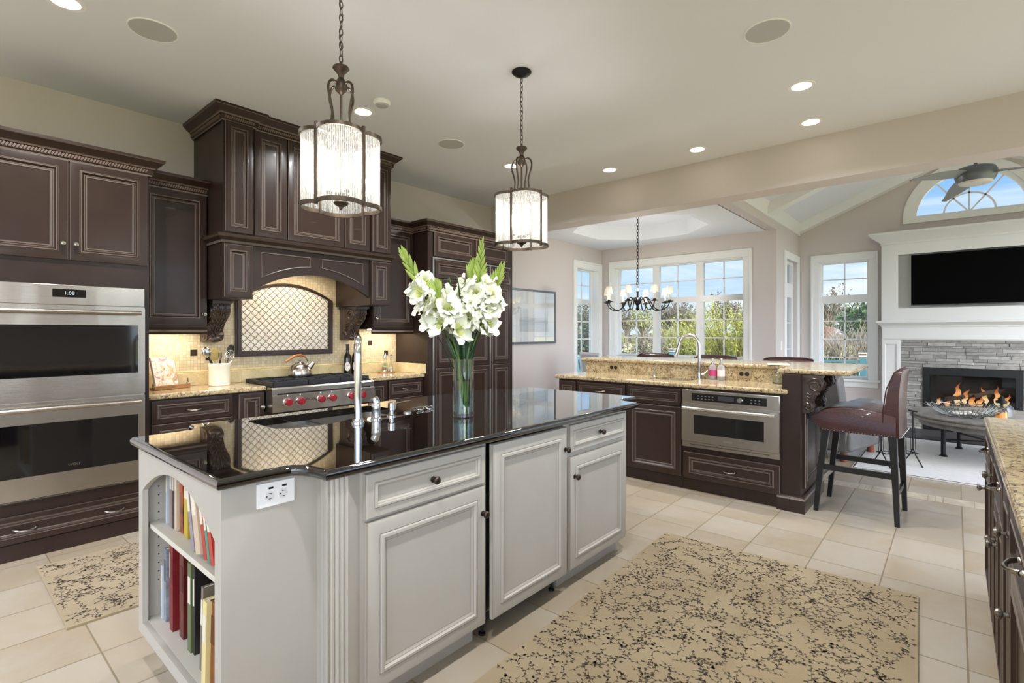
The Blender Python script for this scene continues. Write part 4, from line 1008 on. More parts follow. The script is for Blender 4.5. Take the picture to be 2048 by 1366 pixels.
def gladiolus(label, pts, f0, f1, n, b1, spread=.045, size=1.0, leaves=()):
    t = thing('gladiolus', label, 'flower', tuple(pts[0]), 0, 'white gladioli in the glass vase')
    P = [Vector(p) for p in pts]
    def cv(u):
        k = u*(len(P)-1); i = min(int(k), len(P)-2); return P[i].lerp(P[i+1], k-i)
    MB().tube([cv(i/16) for i in range(17)], [.006-.003*i/16 for i in range(17)], 7).build('stem', M['stemg'], t)
    for i in range(n):
        u = f0+(f1-f0)*i/(n-1); c = cv(u); ax = (cv(min(1, u+.02))-cv(u-.02)).normalized()
        a = i*2.4+rnd.uniform(-.3, .3); side = RV*math.cos(a)*1.0-DV*(.55+.45*math.sin(a)); d = (side+ax*.35).normalized()
        flower('bloom', c+d*spread*.55, d, size*(1.5-.35*i/n), t, rnd)
    b = MB()
    nb = 12
    for i in range(nb):
        u = f1+.02+(b1-f1-.02)*i/(nb-1); c = cv(u); ax = (cv(min(1, u+.02))-cv(u-.02)).normalized(); s_ = 1 if i % 2 else -1
        d = (ax+RV*s_*.42*(1-i/nb*.6)-DV*.25).normalized(); k = 1-.55*i/nb
        b.tube([c, c+d*.03*k, c+d*.066*k, c+d*.1*k], [.003, .0125*k, .0095*k, .001], 7)
    b.build('bud_spike', M['bud'], t)
    for lp, wd in leaves:
        l = MB(); q = [Vector(p) for p in lp]; prev = None; N_ = 10
        for i in range(N_+1):
            u = i/N_; k = u*(len(q)-1); j = min(int(k), len(q)-2); c = q[j].lerp(q[j+1], k-j); hw = wd*math.sin(PI*(.12+.86*u))*.5
            sd = RV*math.cos(u*1.2)+DV*math.sin(u*1.2); row = [l.add(c-sd*hw), l.add(c-DV*.004), l.add(c+sd*hw)]
            if prev: l.strip(prev, row, 0, closed=False)
            prev = row
        o = l.build('leaf', M['leafd'], t, angle=60, recalc=False); s_ = o.modifiers.new('thickness', 'SOLIDIFY'); s_.thickness = .001
    return t
def arc(p0, p1, lift, sag=0): return [p0, p0.lerp(p1, .35)+Vector((0, 0, lift)), p0.lerp(p1, .72)+Vector((0, 0, lift*1.1)), p1]
b0 = lambda k, z=.93: vp(.025*math.cos(k), z, .025*math.sin(k))
gladiolus('white gladiolus leaning farthest left with a split green tip', [b0(0), vp(-.03, 1.22), vp(-.12, 1.40), vp(-.2, 1.56, -.03), vp(-.275, 1.70, -.03), vp(-.3, 1.75, -.03)], .37, .64, 9, 1.0,
    leaves=((arc(b0(1, 1.1), vp(-.10, 1.36), .02), 0.059500000000000004), (arc(b0(4, 1.1), vp(-.3, 1.53), .06), .008), (arc(b0(2, 1.15), vp(-.17, 1.62), .06), .007)))
gladiolus('low white gladiolus in front on the left', [b0(2), vp(-.02, 1.22, -.03), vp(-.06, 1.36, -.06), vp(-.1, 1.48, -.08), vp(-.13, 1.58, -.07)], .48, .82, 6, 1.0, size=1.05,
    leaves=((arc(b0(3, 1.1), vp(-.015, 1.55), .0), 0.051), (arc(b0(5, 1.1), vp(.05, 1.62), .08), .009), (arc(b0(2, 1.2), vp(-.12, 1.50, -.1), .1), .007)))
gladiolus('white gladiolus with the tallest green tip, right of centre', [b0(4), vp(.02, 1.22), vp(.05, 1.38), vp(.075, 1.52), vp(.088, 1.64), vp(.095, 1.80)], .40, .69, 9, 1.0,
    leaves=((arc(b0(0, 1.1), vp(.02, 1.45), .0), 0.057800000000000004), (arc(b0(3, 1.2), vp(-.09, 1.60), .14), .012), (arc(b0(1, 1.2), vp(-.05, 1.66, .02), .1), .009)))
gladiolus('white gladiolus at the back between the two tall ones', [b0(5), vp(.01, 1.25, .04), vp(.015, 1.45, .07), vp(.03, 1.58, .08), vp(.05, 1.71, .08)], .6, .8, 6, 1.0, size=.9,
    leaves=((arc(b0(5, 1.1), vp(.04, 1.50, .05), 0), 0.047599999999999996), (arc(b0(2, 1.2), vp(.0, 1.64, .05), .1), .01)))
gladiolus('white gladiolus leaning farthest right with a short green tip', [b0(1), vp(.03, 1.22, .02), vp(.08, 1.36, .0), vp(.125, 1.48, .0), vp(.16, 1.58, .02), vp(.195, 1.68, .02)], .44, .74, 8, 1.0, size=.95,
    leaves=((arc(b0(2, 1.1), vp(.08, 1.38), .0), 0.051), (arc(b0(0, 1.2), vp(.2, 1.46, .0), 0.051), .007)))

# ------------------------------------------------------------------ pendants over the island
def quatre(R, n=11, off=57):
    P = []; d, r = .439*R, .561*R; a1 = math.atan2(.55*R, .55*R-d)
    for q in range(4):
        b = math.radians(off+90*q); cx, cy_ = d*math.cos(b), d*math.sin(b)
        for i in range(n):
            a = b-a1+2*a1*i/(n-1); P.append((cx+r*math.cos(a), cy_+r*math.sin(a)))
    return P
PX, PY = 1.252, 2.11
t = thing('pendant_light', 'bronze quatrefoil glass pendant, the nearer and larger looking of the pair', 'pendant light', (PX, PY, ZC), 0, 'island pendants')
O = Vector((PX, PY, 0))
MB().lathe([(.063, ZC), (.064, ZC-.006), (.05, ZC-.02), (.02, ZC-.032), (.008, ZC-.036)], O, seg=24).build('canopy', M['blackmetal'], t)
m = MB(); z = ZC-.04; k = 0
while z > 2.575:
    ln = .040; pts = []
    for i in range(10):
        a = 2*PI*i/10; u, v = .0085*math.cos(a), ln/2*math.sin(a); pts.append(O+Vector((u if k % 2 else 0, 0 if k % 2 else u, z-ln/2+v+.004)))
    m.tube(pts, .0022, 5, closed=True); z -= ln-.009; k += 1
m.tube([O+Vector((.006*math.sin(i*1.1), .006*math.cos(i*1.3), ZC-.03-i*(ZC-.03-2.56)/14)) for i in range(15)], .0018, 5)
m.build('chain', M['bronze'], t)
MB().lathe([(.006, 2.58), (.008, 2.568), (.034, 2.556), (.037, 2.549), (.03, 2.54), (.014, 2.522), (.012, 2.505), (.018, 2.497), (.027, 2.48), (.029, 2.466), (.024, 2.447), (.012, 2.436), (.006, 2.43), (.006, 1.96)], O, seg=24).build('cup_and_stem', M['bronze'], t)
Q = quatre(.178)
for q in range(4):
    b = math.radians(57+45+90*q); m = MB()
    prof = [(.022, 2.475), (.05, 2.478), (.07, 2.455), (.072, 2.42), (.058, 2.375), (.05, 2.335), (.056, 2.29), (.062, 2.255), (.085, 2.238), (.137, 2.236)]
    m.tube(smooth([O+Vector((r*math.cos(b), r*math.sin(b), h)) for r, h in prof], 4), .0055, 8); m.build('scroll_arm', M['bronze'], t)
for nm, z, hh in (('top_ring', 2.236, .016), ('bottom_ring', 1.918, .018)):
    m = MB(); n = len(Q); o_ = [(x*1.02, y*1.02) for x, y in Q]; i_ = [(x*.965, y*.965) for x, y in Q]
    L4 = [[m.add((PX+x, PY+y, zz_)) for x, y in ring] for ring, zz_ in ((o_, z-hh/2), (o_, z+hh/2), (i_, z+hh/2), (i_, z-hh/2))]
    for i in range(4): m.strip(L4[i], L4[(i+1) % 4])
    m.build(nm, M['bronze'], t)
m = MB()
for q in range(4):
    b = math.radians(57+45+90*q); x, y = PX+.139*math.cos(b), PY+.139*math.sin(b); m.bar((x, y, 1.905), (x, y, 2.26), .012, .012, up=(math.cos(b), math.sin(b), 0))
m.build('corner_bars', M['bronze'], t)
Q2 = quatre(.172, 31)
for q in range(4):
    seg = Q2[q*31:(q+1)*31]; m = MB(); up_ = []
    for i, (x, y) in enumerate(seg):
        up_.append((m.add((PX+x, PY+y, 1.925)), m.add((PX+x, PY+y, 2.23))))
    # strips of seeded glass with a narrow seam between neighbours
    for i in range(30):
        (a, b), (c, d) = up_[i], up_[i+1]
        A, B = m.v[a].copy(), m.v[c].copy(); s1 = A.lerp(B, .86)
        e, f = m.add(s1), m.add((s1.x, s1.y, 2.23)); m.face((a, e, f, b), 0); m.face((e, c, d, f), 1)
    m.build('glass_panel', [M['ribbed'], M['seam']], t, recalc=False)
m = MB(); m.lathe([(.0, 1.905), (.006, 1.908), (.01, 1.92), (.028, 1.93), (.034, 1.938), (.03, 1.946), (.008, 1.955), (.008, 1.97), (.03, 1.976), (.03, 1.98), (0, 1.981)], O, seg=20)
for q in range(3):
    a = 2*PI*q/3+.5; p = O+Vector((.052*math.cos(a), .052*math.sin(a), 0)); m.tube([O+Vector((0, 0, 1.975)), O.lerp(p, .6)+Vector((0, 0, 1.968)), p+Vector((0, 0, 1.98))], .004, 6)
    m.lathe([(.012, 1.978), (.016, 1.985), (.008, 1.99)], p, seg=12)
m.build('candle_cluster', M['bronze'], t)
for q in range(3):
    a = 2*PI*q/3+.5; p = O+Vector((.052*math.cos(a), .052*math.sin(a), 0))
    c_ = MB().lathe([(.009, 1.988), (.009, 2.035), (0, 2.036)], p, seg=12).build('candle_sleeve', M['candle'], t)
    MB().lathe([(.007, 2.036), (.015, 2.055), (.0165, 2.068), (.012, 2.09), (.004, 2.11), (0, 2.118)], p, seg=14).build('bulb', M['bulb'], c_)
pl = lamp('pendant_bulb_light', 'POINT', (0, 0, 2.08-ZC), 12, (1, .97, .93), shadow_soft_size=.05); pl.parent = t
dup(t, (2.566, 2.136, ZC), 0, 'bronze quatrefoil glass pendant nearer the beam, its black canopy in view')

# ------------------------------------------------------------------ ceiling fittings
def can(x, y, label, z=ZC, first=[]):
    if first:
        r = dup(first[0], (x, y, z), 0, label)
        for c in r.children:
            if c.type == 'LIGHT' and x < 4.5: c.data = wide
        return r
    t = thing('recessed_light', label, 'recessed light', (x, y, z), 0, 'recessed kitchen lights')
    m = MB(Matrix.Translation((x, y, z))); m.lathe([(.062, -.002), (.083, -.004), (.086, -.001), (.086, .0)], seg=28); m.build('trim_ring', M['white'], t)
    MB(Matrix.Translation((x, y, z))).lathe([(.062, -.0025), (0, -.0025)], seg=24).build('lens', M['can'], t)
    l = lamp('recessed_lamp', 'AREA', (0, 0, -.02), 5, (.98, .99, 1), (0, 0, 0), shape='DISK', size=.12, spread=math.radians(80)); l.parent = t
    first.append(t); return t
wide = bpy.data.lights.new('recessed_lamp_wide', 'AREA'); wide.energy = CAN_W; wide.color = (.98, .99, 1); wide.shape = 'DISK'; wide.size = .12; wide.spread = math.radians(150)
for x, y, lb in ((4.71, .88, 'recessed light beside the beam, nearest the right edge'), (3.98, .80, 'largest looking recessed ceiling light, right of the kitchen ceiling'), (4.725, 1.81, 'recessed light in the middle of the row along the beam'),
                 (4.72, 2.73, 'recessed light at the left end of the row along the beam'), (2.235, 3.45, 'recessed light partly behind the nearer pendant, above the range hood'), (3.95, 3.43, 'recessed light just behind the far pendant scrollwork'),
                 (.49, 3.46, 'recessed light cut by the top edge, above the oven tower')): can(x, y, lb)
for x, y in ((2.24, .8), (.5, .8), (-1.25, .8), (-1.25, 3.45)):  # unseen cans added to brighten the kitchen, continuing the ceiling grid
    can(x, y, 'added recessed ceiling light, unseen, above or behind the camera')
sp0 = None
for x, y, lb in ((.858, 3.41, 'round ceiling speaker grille above the wall ovens'), (3.125, .80, 'round ceiling speaker grille at the upper right, largest of the three'), (3.133, 3.436, 'small looking round speaker grille between the two pendants')):
    if sp0: dup(sp0, (x, y, ZC), 0, lb); continue
    sp0 = thing('ceiling_speaker', lb, 'speaker', (x, y, ZC), 0, 'ceiling speakers'); T = Matrix.Translation((x, y, ZC))
    MB(T).lathe([(.113, -.004), (.118, -.006), (.121, 0)], seg=40).build('rim', M['white'], sp0); MB(T).lathe([(0, -.005), (.113, -.004)], seg=40).build('grille', M['grille'], sp0)
t = thing('smoke_detector', 'small white smoke detector on the ceiling behind the near pendant', 'smoke detector', (2.224, 3.188, ZC)); T = Matrix.Translation((2.224, 3.188, ZC))
MB(T).lathe([(.06, 0), (.062, -.012), (.05, -.028), (0, -.03)], seg=26).build('housing', M['white'], t); MB(T).lathe([(.052, -.026), (.04, -.036), (0, -.037)], seg=22).build('sensor_cap', M['grille'], t)

# ------------------------------------------------------------------ peninsula with raised bar
FPn = F_negx(4.325)
def unit(label, y0, y1, x1=4.858, top=.876):
    t = thing('base_cabinet', label, 'cabinet', (4.6, (y0+y1)/2, 0)); bd = MB(); bd.box(4.325, x1, y0, y1, .1, top); top < .8 and bd.box(4.325, 4.38, y0, y1, top, .876); bd.build('body', M['espd'], t); MB().box(4.335, 4.36, y0, y1, 0, .1).build('toe_board', M['espd'], t); return t
t = unit('narrow espresso cabinet at the left end of the peninsula', 2.872, 3.095); front('door', FPn, -3.085, -2.885, .11, .856, t)
t = unit('espresso peninsula cabinet with a drawer, left of the sink', 2.322, 2.870)
front('drawer', FPn, -2.86, -2.335, .715, .856, t, pulls=((-2.6, .785),)); front('door', FPn, -2.86, -2.335, .108, .702, t)
t = unit('espresso sink cabinet in the peninsula, beside the built-in oven', 1.784, 2.320, top=.7)
front('false_drawer', FPn, -2.305, -1.795, .715, .856, t); front('door', FPn, -2.305, -1.795, .108, .702, t)
t = unit('espresso cabinet framing the peninsula oven, with a deep drawer below', 1.003, 1.782)
front('drawer', FPn, -1.768, -1.012, .105, .328, t, pulls=((-1.39, .215),))
# built-in oven
t = thing('built_in_oven', 'stainless steel speed oven built into the peninsula', 'oven', (4.3, 1.395, .375))
MB().box(4.302, 4.3245, 1.01, 1.778, .375, .862).build('oven_frame', M['steel'], t)
cpn = MB(FPn).box(-1.776, -1.012, -.036, -.0235, .748, .861).build('control_panel', M['steel'], t, .003)
ds = MB(FPn).box(-1.69, -1.1, -.038, -.035, .774, .838).build('display', M['glassblk'], cpn); MB(FPn).box(-1.47, -1.345, -.0385, -.0375, .79, .826).build('readout', pbr('oven_readout', '#3a3b40', .2), cpn)
d_ = MB(FPn).lathe([(.021, 0), (.021, .006), (.018, .01), (.017, .02), (0, .021)], (-1.30, -.037, .806), (0, -1, 0), 20); d_.build('dial', M['chrome'], cpn)
bt = MB(FPn)
for i in range(5):
    for j in range(2): bt.box(-1.64+.03*i, -1.628+.03*i, -.0384, -.0378, .79+.022*j, .796+.022*j)
for i in range(3):
    for j in range(2): bt.box(-1.22+.03*i, -1.208+.03*i, -.0384, -.0378, .79+.022*j, .796+.022*j)
bt.build('touch_keys', pbr('touch_key_print', '#77787a', .4), cpn)
m = MB(FPn); wall_holes(m, 'y', -.042, -.0235, R4(-1.776, -1.012, .425, .74), [R4(-1.672, -1.12, .497, .655)]); dr = m.build('oven_door', M['steel'], t, .003)
MB(FPn).box(-1.675, -1.118, -.034, -.028, .494, .658).build('oven_window', M['glassblk'], dr)
m = MB(FPn); m.tube([(-1.755, -.082, .712), (-1.035, -.082, .712)], .013, 14)
for x in (-1.735, -1.055): m.box(x-.022, x+.022, -.086, -.041, .7, .724)
m.build('handle', M['chrome'], dr); MB(FPn).box(-1.425, -1.355, -.0435, -.0415, .452, .466).build('brand_plate', M['chrome'], dr)
m = MB(FPn); m.box(-1.776, -1.012, -.034, -.0235, .377, .42); m.box(-1.71, -1.08, -.0345, -.033, .4, .404, 1); m.build('vent_trim', [M['steel'], M['black']], t)
# end post, raised bar wall, corbels
t = thing('bar_end_post', 'espresso panelled end post of the raised bar with two carved corbels', 'bar end', (4.66, .94, 0))
m = MB(); m.box(4.322, 5.0, .875, 1.0, .0, 1.031); m.build('post', M['espd'], t)
struct('wall_bar', MB().box(4.864, 5.0, 1.002, 3.1, 0, 1.031), M['espd'])
m = MB(); m.sweep([(4.322, 1.032), (4.322, .875), (5.0, .875), (5.0, 1.0)], [(0, 0), (.034, 0), (.034, .095), (.026, .104), (.012, .115), (0, .118)], [0, 0, 1, 0, 0], 0); m.build('base_block', E_, t)
front('end_panel', F_negy(.876), 4.40, 4.92, .16, .735, t)
for x in (4.44, 4.885): corbel('corbel', Matrix.Translation((x, .875, 1.028)), .12, .125, .29, t)

t = thing('peninsula_countertop', 'gold granite peninsula counter with a small sink and tall splash', 'countertop', (4.57, 2.04, .878))
SKP = round_rect(4.47, 4.75, 1.80, 2.2, .06)
m = MB(); slab(m, [(4.288, .958), (4.318, .958), (4.319, 1.003), (4.852, 1.004), (4.852, 3.125), (4.288, 3.125)], .878, .916, .014, [SKP]); m.build('slab', M['gold'], t)
MB().box(4.835, 4.8615, 1.004, 3.095, .9162, 1.031).build('splash', M['gold'], t)
t = thing('prep_sink', 'small undermounted prep sink in the gold granite', 'sink', (4.61, 2.0, .72))
bowl(round_rect(4.465, 4.755, 1.795, 2.205, .06), .8775, .15).build('bowl', M['steels'], t, recalc=False)
t = thing('bar_countertop', 'raised granite bar top curving round the end of the peninsula', 'countertop', (5.0, 1.9, 1.032))
m = MB(); slab(m, [(4.375, .585), (4.40, .568), (5.44, .575), (5.5, .62), (5.5, 3.15), (4.815, 3.15), (4.815, 1.07), (4.795, 1.045), (4.375, 1.04)], 1.032, 1.07, .014); m.build('slab', M['gold'], t)
t = thing('prep_faucet', 'brushed nickel gooseneck faucet on the granite peninsula', 'faucet', (4.79, 1.815, .916))
m = MB(); pts = [(4.79, 1.815, .92), (4.79, 1.815, 1.2)]+[(4.79-.03*(1-math.cos(a)), 1.815+.085*(1-math.cos(a)), 1.215+.115*math.sin(a)) for a in [PI*k/10 for k in range(10)]]+[(4.715, 2.0, 1.16), (4.71, 2.012, 1.13)]
m.tube(pts, [.0145]*11+[.0145, .017, .018][:len(pts)-11] if len(pts)-11 <= 3 else .0145, 14); m.build('gooseneck', M['chrome'], t)
MB().lathe([(.03, 0), (.03, .006), (.022, .012), (.02, .05), (.0145, .056)], (4.79, 1.815, .916), seg=20).build('base', M['chrome'], t)
m = MB(); m.tube([(4.79, 1.79, .955), (4.79, 1.77, .962), (4.80, 1.735, 1.0)], [.011, .009, .005], 8); m.build('lever', M['chrome'], t)
t = thing('soap_pump', 'brushed nickel soap pump set into the counter left of the prep sink', 'soap dispenser', (4.79, 2.265, .916))
m = MB(); m.lathe([(.02, 0), (.02, .005), (.011, .012), (.011, .06), (.013, .065), (.013, .075), (0, .076)], (4.79, 2.265, .916), seg=18); m.tube([(4.79, 2.265, .985), (4.75, 2.262, .99), (4.735, 2.26, .98)], .006, 8); m.build('pump', M['chrome'], t)
for y, lb, c_ in ((1.69, 'clear pump soap bottle with a magenta label, left of two', '#c23a72'), (1.615, 'frosted lotion pump bottle with a pale label, right of two', '#e6d9d8')):
    t = thing('soap_bottle', lb, 'soap bottle', (4.79, y, .916), 0, 'pump bottles by the prep sink'); o_ = (4.79, y, .916)
    MB().lathe([(.03, 0), (.033, .004), (.033, .11), (.026, .128), (.013, .138), (.013, .145)], o_, seg=22).build('bottle_body', M['frost'] if 'frost' in M else M.setdefault('frost', thin_glass('frosted_soap_glass', '#f0eef0', .06, white=.45)), t)
    MB().lathe([(.0336, .035), (.0336, .09)], o_, seg=22).build('label_band', pbr('bottle_label', c_, .5), t)
    m = MB(); m.lathe([(.014, .143), (.014, .158), (.005, .16), (.005, .185), (.012, .187), (.012, .196), (0, .197)], o_, seg=16); m.tube([(4.79, y, 1.107), (4.755, y+.006, 1.105)], .004, 6); m.build('pump_head', M['chrome'], t)
for y in (2.746, 1.426):
    t = thing('splash_outlet', 'bronze double outlet in the granite splash, %s' % ('near the window end' if y > 2 else 'right of the pump bottles'), 'outlet', (4.834, y, .978)); Fs = F_negx(4.835)
    MB(Fs).box(-y-.062, -y+.062, -.005, 0, .94, 1.016).build('cover_plate', pbr('stone_toned_plate', '#a08a66', .35, .2), t, .002)
    for k in (-1, 1): MB(Fs).lathe([(.019, 0), (.019, .003), (0, .0032)], (-y+k*.024, -.005, .978), (0, -1, 0), 18).build('receptacle', M['black'], t)
t = thing('glass_jar', 'lidded clear glass jar at the right end of the peninsula counter', 'jar', (4.74, 1.125, .916))
MB().lathe([(.045, 0), (.048, .004), (.048, .075), (.04, .088), (.04, .095)], (4.74, 1.125, .916), seg=24).build('glass', M['clear'], t)
MB().lathe([(.044, .093), (.044, .104), (.012, .108), (.014, .122), (0, .126)], (4.74, 1.125, .916), seg=22).build('lid', M['chrome'], t)
t = thing('folded_napkins', 'small stack of folded napkins on the bar top above the jar', 'napkins', (4.87, 1.16, 1.07)); T = Matrix.Translation((4.87, 1.16, 1.07)) @ Matrix.Rotation(.3, 4, 'Z')
MB(T).box(-.06, .06, -.085, .085, .0005, .007).build('paper_stack', M['paper'], t); MB(T).box(-.055, .058, -.08, .08, .0072, .011).build('top_napkin', pbr('sage_napkin', '#c9c8a8', .8), t)

# ------------------------------------------------------------------ bar stools
def stool(label, loc, rz):
    t = thing('bar_stool', label, 'bar stool', loc, rz, 'leather bar stools'); T = Matrix.Translation(loc) @ Matrix.Rotation(rz, 4, 'Z')
    s_ = MB(T); prof = [(.255, .69), (.262, .705), (.245, .722), (.2, .765), (.14, .792), (.05, .803), (-.06, .80), (-.16, .786), (-.235, .77), (-.255, .76), (-.255, .618), (.19, .618)]
    a = []; n = len(prof)
    for x, k in ((-.242, .90), (-.238, .97), (-.215, 1.0), (.215, 1.0), (.238, .97), (.242, .90)):
        zc = .70; a.append([s_.add((x, y, zc+(z-zc)*k if z > zc else z)) for y, z in prof])
    for i in range(5): s_.strip(a[i], a[i+1])
    s_.face(a[0][::-1]); s_.face(a[-1]); s_.build('seat', M['leather'], t, angle=50)
    b = MB(T); rows = []
    for z, y0, y1, w_ in ((.618, -.17, -.285, .23), (.72, -.172, -.283, .238), (.82, -.178, -.282, .24), (.92, -.19, -.284, .238), (1.0, -.208, -.29, .235), (1.06, -.23, -.298, .23), (1.083, -.25, -.303, .222), (1.09, -.275, -.3, .21)):
        rows.append([b.add((x, y, z+dz)) for x, y, dz in ((-w_, y0-.012, -.004), (-w_*.5, y0, 0), (w_*.5, y0, 0), (w_, y0-.012, -.004), (w_, y1+.012, -.004), (w_*.5, y1, 0), (-w_*.5, y1, 0), (-w_, y1+.012, -.004))])
    for i in range(len(rows)-1): b.strip(rows[i], rows[i+1])
    b.face(rows[0][::-1]); b.face(rows[-1]); b.build('backrest', M['leather'], t, angle=50)
    p = MB(T)
    for s in (-1, 1): p.tube([(s*.234, -.18, .625), (s*.243, -.182, .8), (s*.24, -.2, .95), (s*.232, -.245, 1.07), (s*.16, -.268, 1.092), (0, -.272, 1.094)], .004, 6)
    p.build('piping', M['leather'], t)
    nl = MB(T)
    for i in range(24):
        y = -.25+.44*i/23
        for s in (-1, 1): nl.ell((s*.243, y, .624), (.003, .005, .005), 6, 4)
    for i in range(22): nl.ell((-.23+.46*i/21, -.286, .624), (.005, .003, .005), 6, 4)
    nl.build('nailheads', M['pewter'], t)
    for x in (-1, 1):
        for y, yb in ((.17, .235), (-.235, -.262)):
            l = MB(T); r = [[l.add((x*cx+dx*w_, cy_+dy*w_, z)) for dx, dy in ((-1, -1), (1, -1), (1, 1), (-1, 1))] for z, cx, cy_, w_ in ((0, .225, yb, .015), (.35, .217, (y+yb)/2, .02), (.62, .208, y, .024))]
            l.strip(r[0], r[1]); l.strip(r[1], r[2]); l.face(r[0][::-1]); l.face(r[2]); l.build('leg', M['blkwood'], t, .002)
        m = MB(T); m.bar((x*.218, .2, .34), (x*.218, -.248, .34), .022, .04); m.build('side_stretcher', M['blkwood'], t)
    m = MB(T); m.bar((-.218, .212, .235), (.218, .212, .235), .02, .04); m.build('foot_rail', M['steels'], t)
    m = MB(T); m.bar((-.218, -.25, .2), (.218, -.25, .2), .02, .035); m.build('back_stretcher', M['blkwood'], t)
    return t
s0 = stool('burgundy leather bar stool in full view at the end of the raised bar', (4.672, .555, 0), math.radians(-2))
dup(s0, (5.60, 1.30, 0), PI/2, 'bar stool behind the bar showing a brown top edge near the garden door')
dup(s0, (5.60, 2.04, 0), PI/2, 'bar stool behind the bar, its grey lit top edge right of the prep faucet')
dup(s0, (5.60, 2.76, 0), PI/2, 'bar stool behind the bar, its top edge left of the prep faucet')

# ------------------------------------------------------------------ nook: picture, chandelier, dining chairs
t = thing('framed_picture', 'large pale glazed picture in a thin grey frame on the nook wall', 'picture', (6.0, 4.76, 1.185))
m = MB(); wall_holes(m, 'y', 4.742, 4.769, R4(5.46, 6.545, 1.182, 1.988), [R4(5.49, 6.515, 1.212, 1.958)]); m.build('frame', pbr('grey_picture_frame', '#6c7076', .35, .5), t)
m = MB(); wall_holes(m, 'y', 4.752, 4.76, R4(5.489, 6.516, 1.211, 1.959), [R4(5.66, 6.345, 1.36, 1.81)]); m.build('mat_board', pbr('pale_mat_board', '#eeeeec', .8), t)
pm, tt, out = new_mat('pale_coastal_print'); v = tt.coord('Generated'); sp = tt.node('ShaderNodeSeparateXYZ'); tt.l.new(v, sp.inputs[0])
nz = tt.noise(tt.coord('Generated', (2, 1, 14)), 1.5, 4); cc = tt.ramp(tt.math('ADD', sp.outputs[2], tt.math('MULTIPLY', nz, .25)), [(.3, lin('#c9ced0')), (.5, lin('#aeb8bc')), (.62, lin('#dfe3e4')), (.9, lin('#eceeee'))])
p = tt.node('ShaderNodeBsdfPrincipled', {'Base Color': cc, 'Roughness': .6}); tt.l.new(p.outputs[0], out.inputs[0])
MB().box(5.65, 6.355, 4.758, 4.764, 1.35, 1.82).build('print', pm, t)
MB().box(5.487, 6.518, 4.748, 4.7505, 1.209, 1.961).build('glazing', thin_glass('picture_glass', '#ffffff', .12), t)

HX, HY = 6.6, 3.372
t = thing('chandelier', 'black iron chandelier with eight small fabric shades in the nook', 'chandelier', (HX, HY, 1.65)); O = Vector((HX, HY, 0))
MB().lathe([(.06, 3.03), (.06, 3.02), (.03, 3.0), (.01, 2.99)], O, seg=20).build('canopy', M['blackmetal'], t)
m = MB(); z = 2.99; k = 0
while z > 1.93:
    pts = [O+Vector(((.013*math.cos(2*PI*i/8) if k % 2 else 0), (0 if k % 2 else .013*math.cos(2*PI*i/8)), z-.028+.03*math.sin(2*PI*i/8))) for i in range(8)]
    m.tube(pts, .0045, 4, closed=True); z -= .046; k += 1
m.build('chain', M['blackmetal'], t)
MB().lathe([(.006, 1.95), (.02, 1.93), (.012, 1.9), (.012, 1.84), (.03, 1.825), (.045, 1.79), (.04, 1.755), (.02, 1.735), (.018, 1.70), (.028, 1.69), (.02, 1.672), (0, 1.655)], O, seg=18).build('hub', M['blackmetal'], t)
for k in range(8):
    a = 2*PI*k/8+.2; u = Vector((math.cos(a), math.sin(a), 0)); m = MB()
    m.tube(smooth([O+u*r+Vector((0, 0, z)) for r, z in ((.03, 1.775), (.08, 1.835), (.13, 1.84), (.175, 1.79), (.22, 1.71), (.28, 1.665), (.35, 1.668), (.415, 1.71), (.44, 1.765))], 3), .0075, 6)
    m.lathe([(.012, 1.765), (.05, 1.775), (.052, 1.782), (.02, 1.785), (.02, 1.80)], O+u*.44, seg=12); ar = m.build('arm', M['blackmetal'], t)
    MB().lathe([(.012, 1.79), (.012, 1.875), (0, 1.876)], O+u*.44, seg=10).build('candle', M['candle'], ar)
    MB().lathe([(.01, 1.876), (.017, 1.9), (.006, 1.94), (0, 1.945)], O+u*.44, seg=10).build('bulb', M['bulb2'], ar)
    MB().lathe([(.052, 1.885), (.034, 1.985)], O+u*.44, seg=16).build('lamp_shade', M['shade'], ar, recalc=False)
nl_ = lamp('chandelier_light', 'POINT', (0, 0, 1.95-1.65), 34, (1, .95, .88), shadow_soft_size=.04); nl_.parent = t
def dining_chair(label, loc, rz):
    t = thing('dining_chair', label, 'chair', loc, rz, 'nook dining chairs'); T = Matrix.Translation(loc) @ Matrix.Rotation(rz, 4, 'Z'); w_ = pbr('pale_grey_chair_fabric', '#b9bcc0', .7); f_ = pbr('white_chair_frame', '#dfe0e0', .4)
    MB(T).box(-.23, .23, -.22, .23, .42, .5).build('seat', w_, t, .02)
    m = MB(T); m.prism([(-.2, .48), (-.25, .48), (-.33, 1.03), (-.28, 1.035)], 'x', -.2, .2); m.build('backrest', w_, t, .01)
    m = MB(T)
    for s in (-1, 1): m.bar((s*.215, -.225, .45), (s*.215, -.31, 1.045), .03, .045, up=(0, 1, 0))
    m.bar((-.23, -.308, 1.04), (.23, -.308, 1.04), .045, .03); m.build('back_frame', f_, t)
    for x in (-.2, .2):
        for y in (-.2, .2): MB(T).bar((x, y, .43), (x*1.05, y*1.1, 0), .035, .035, up=(0, 1, 0)).build('leg', f_, t)
    return t
c0 = dining_chair('pale dining chair in front of the narrow left window', (6.78, 3.98, 0), math.radians(-110))
dup(c0, (6.5, 2.75, 0), math.radians(-80), 'pale grey dining chair whose back shows above the bar near the prep faucet')

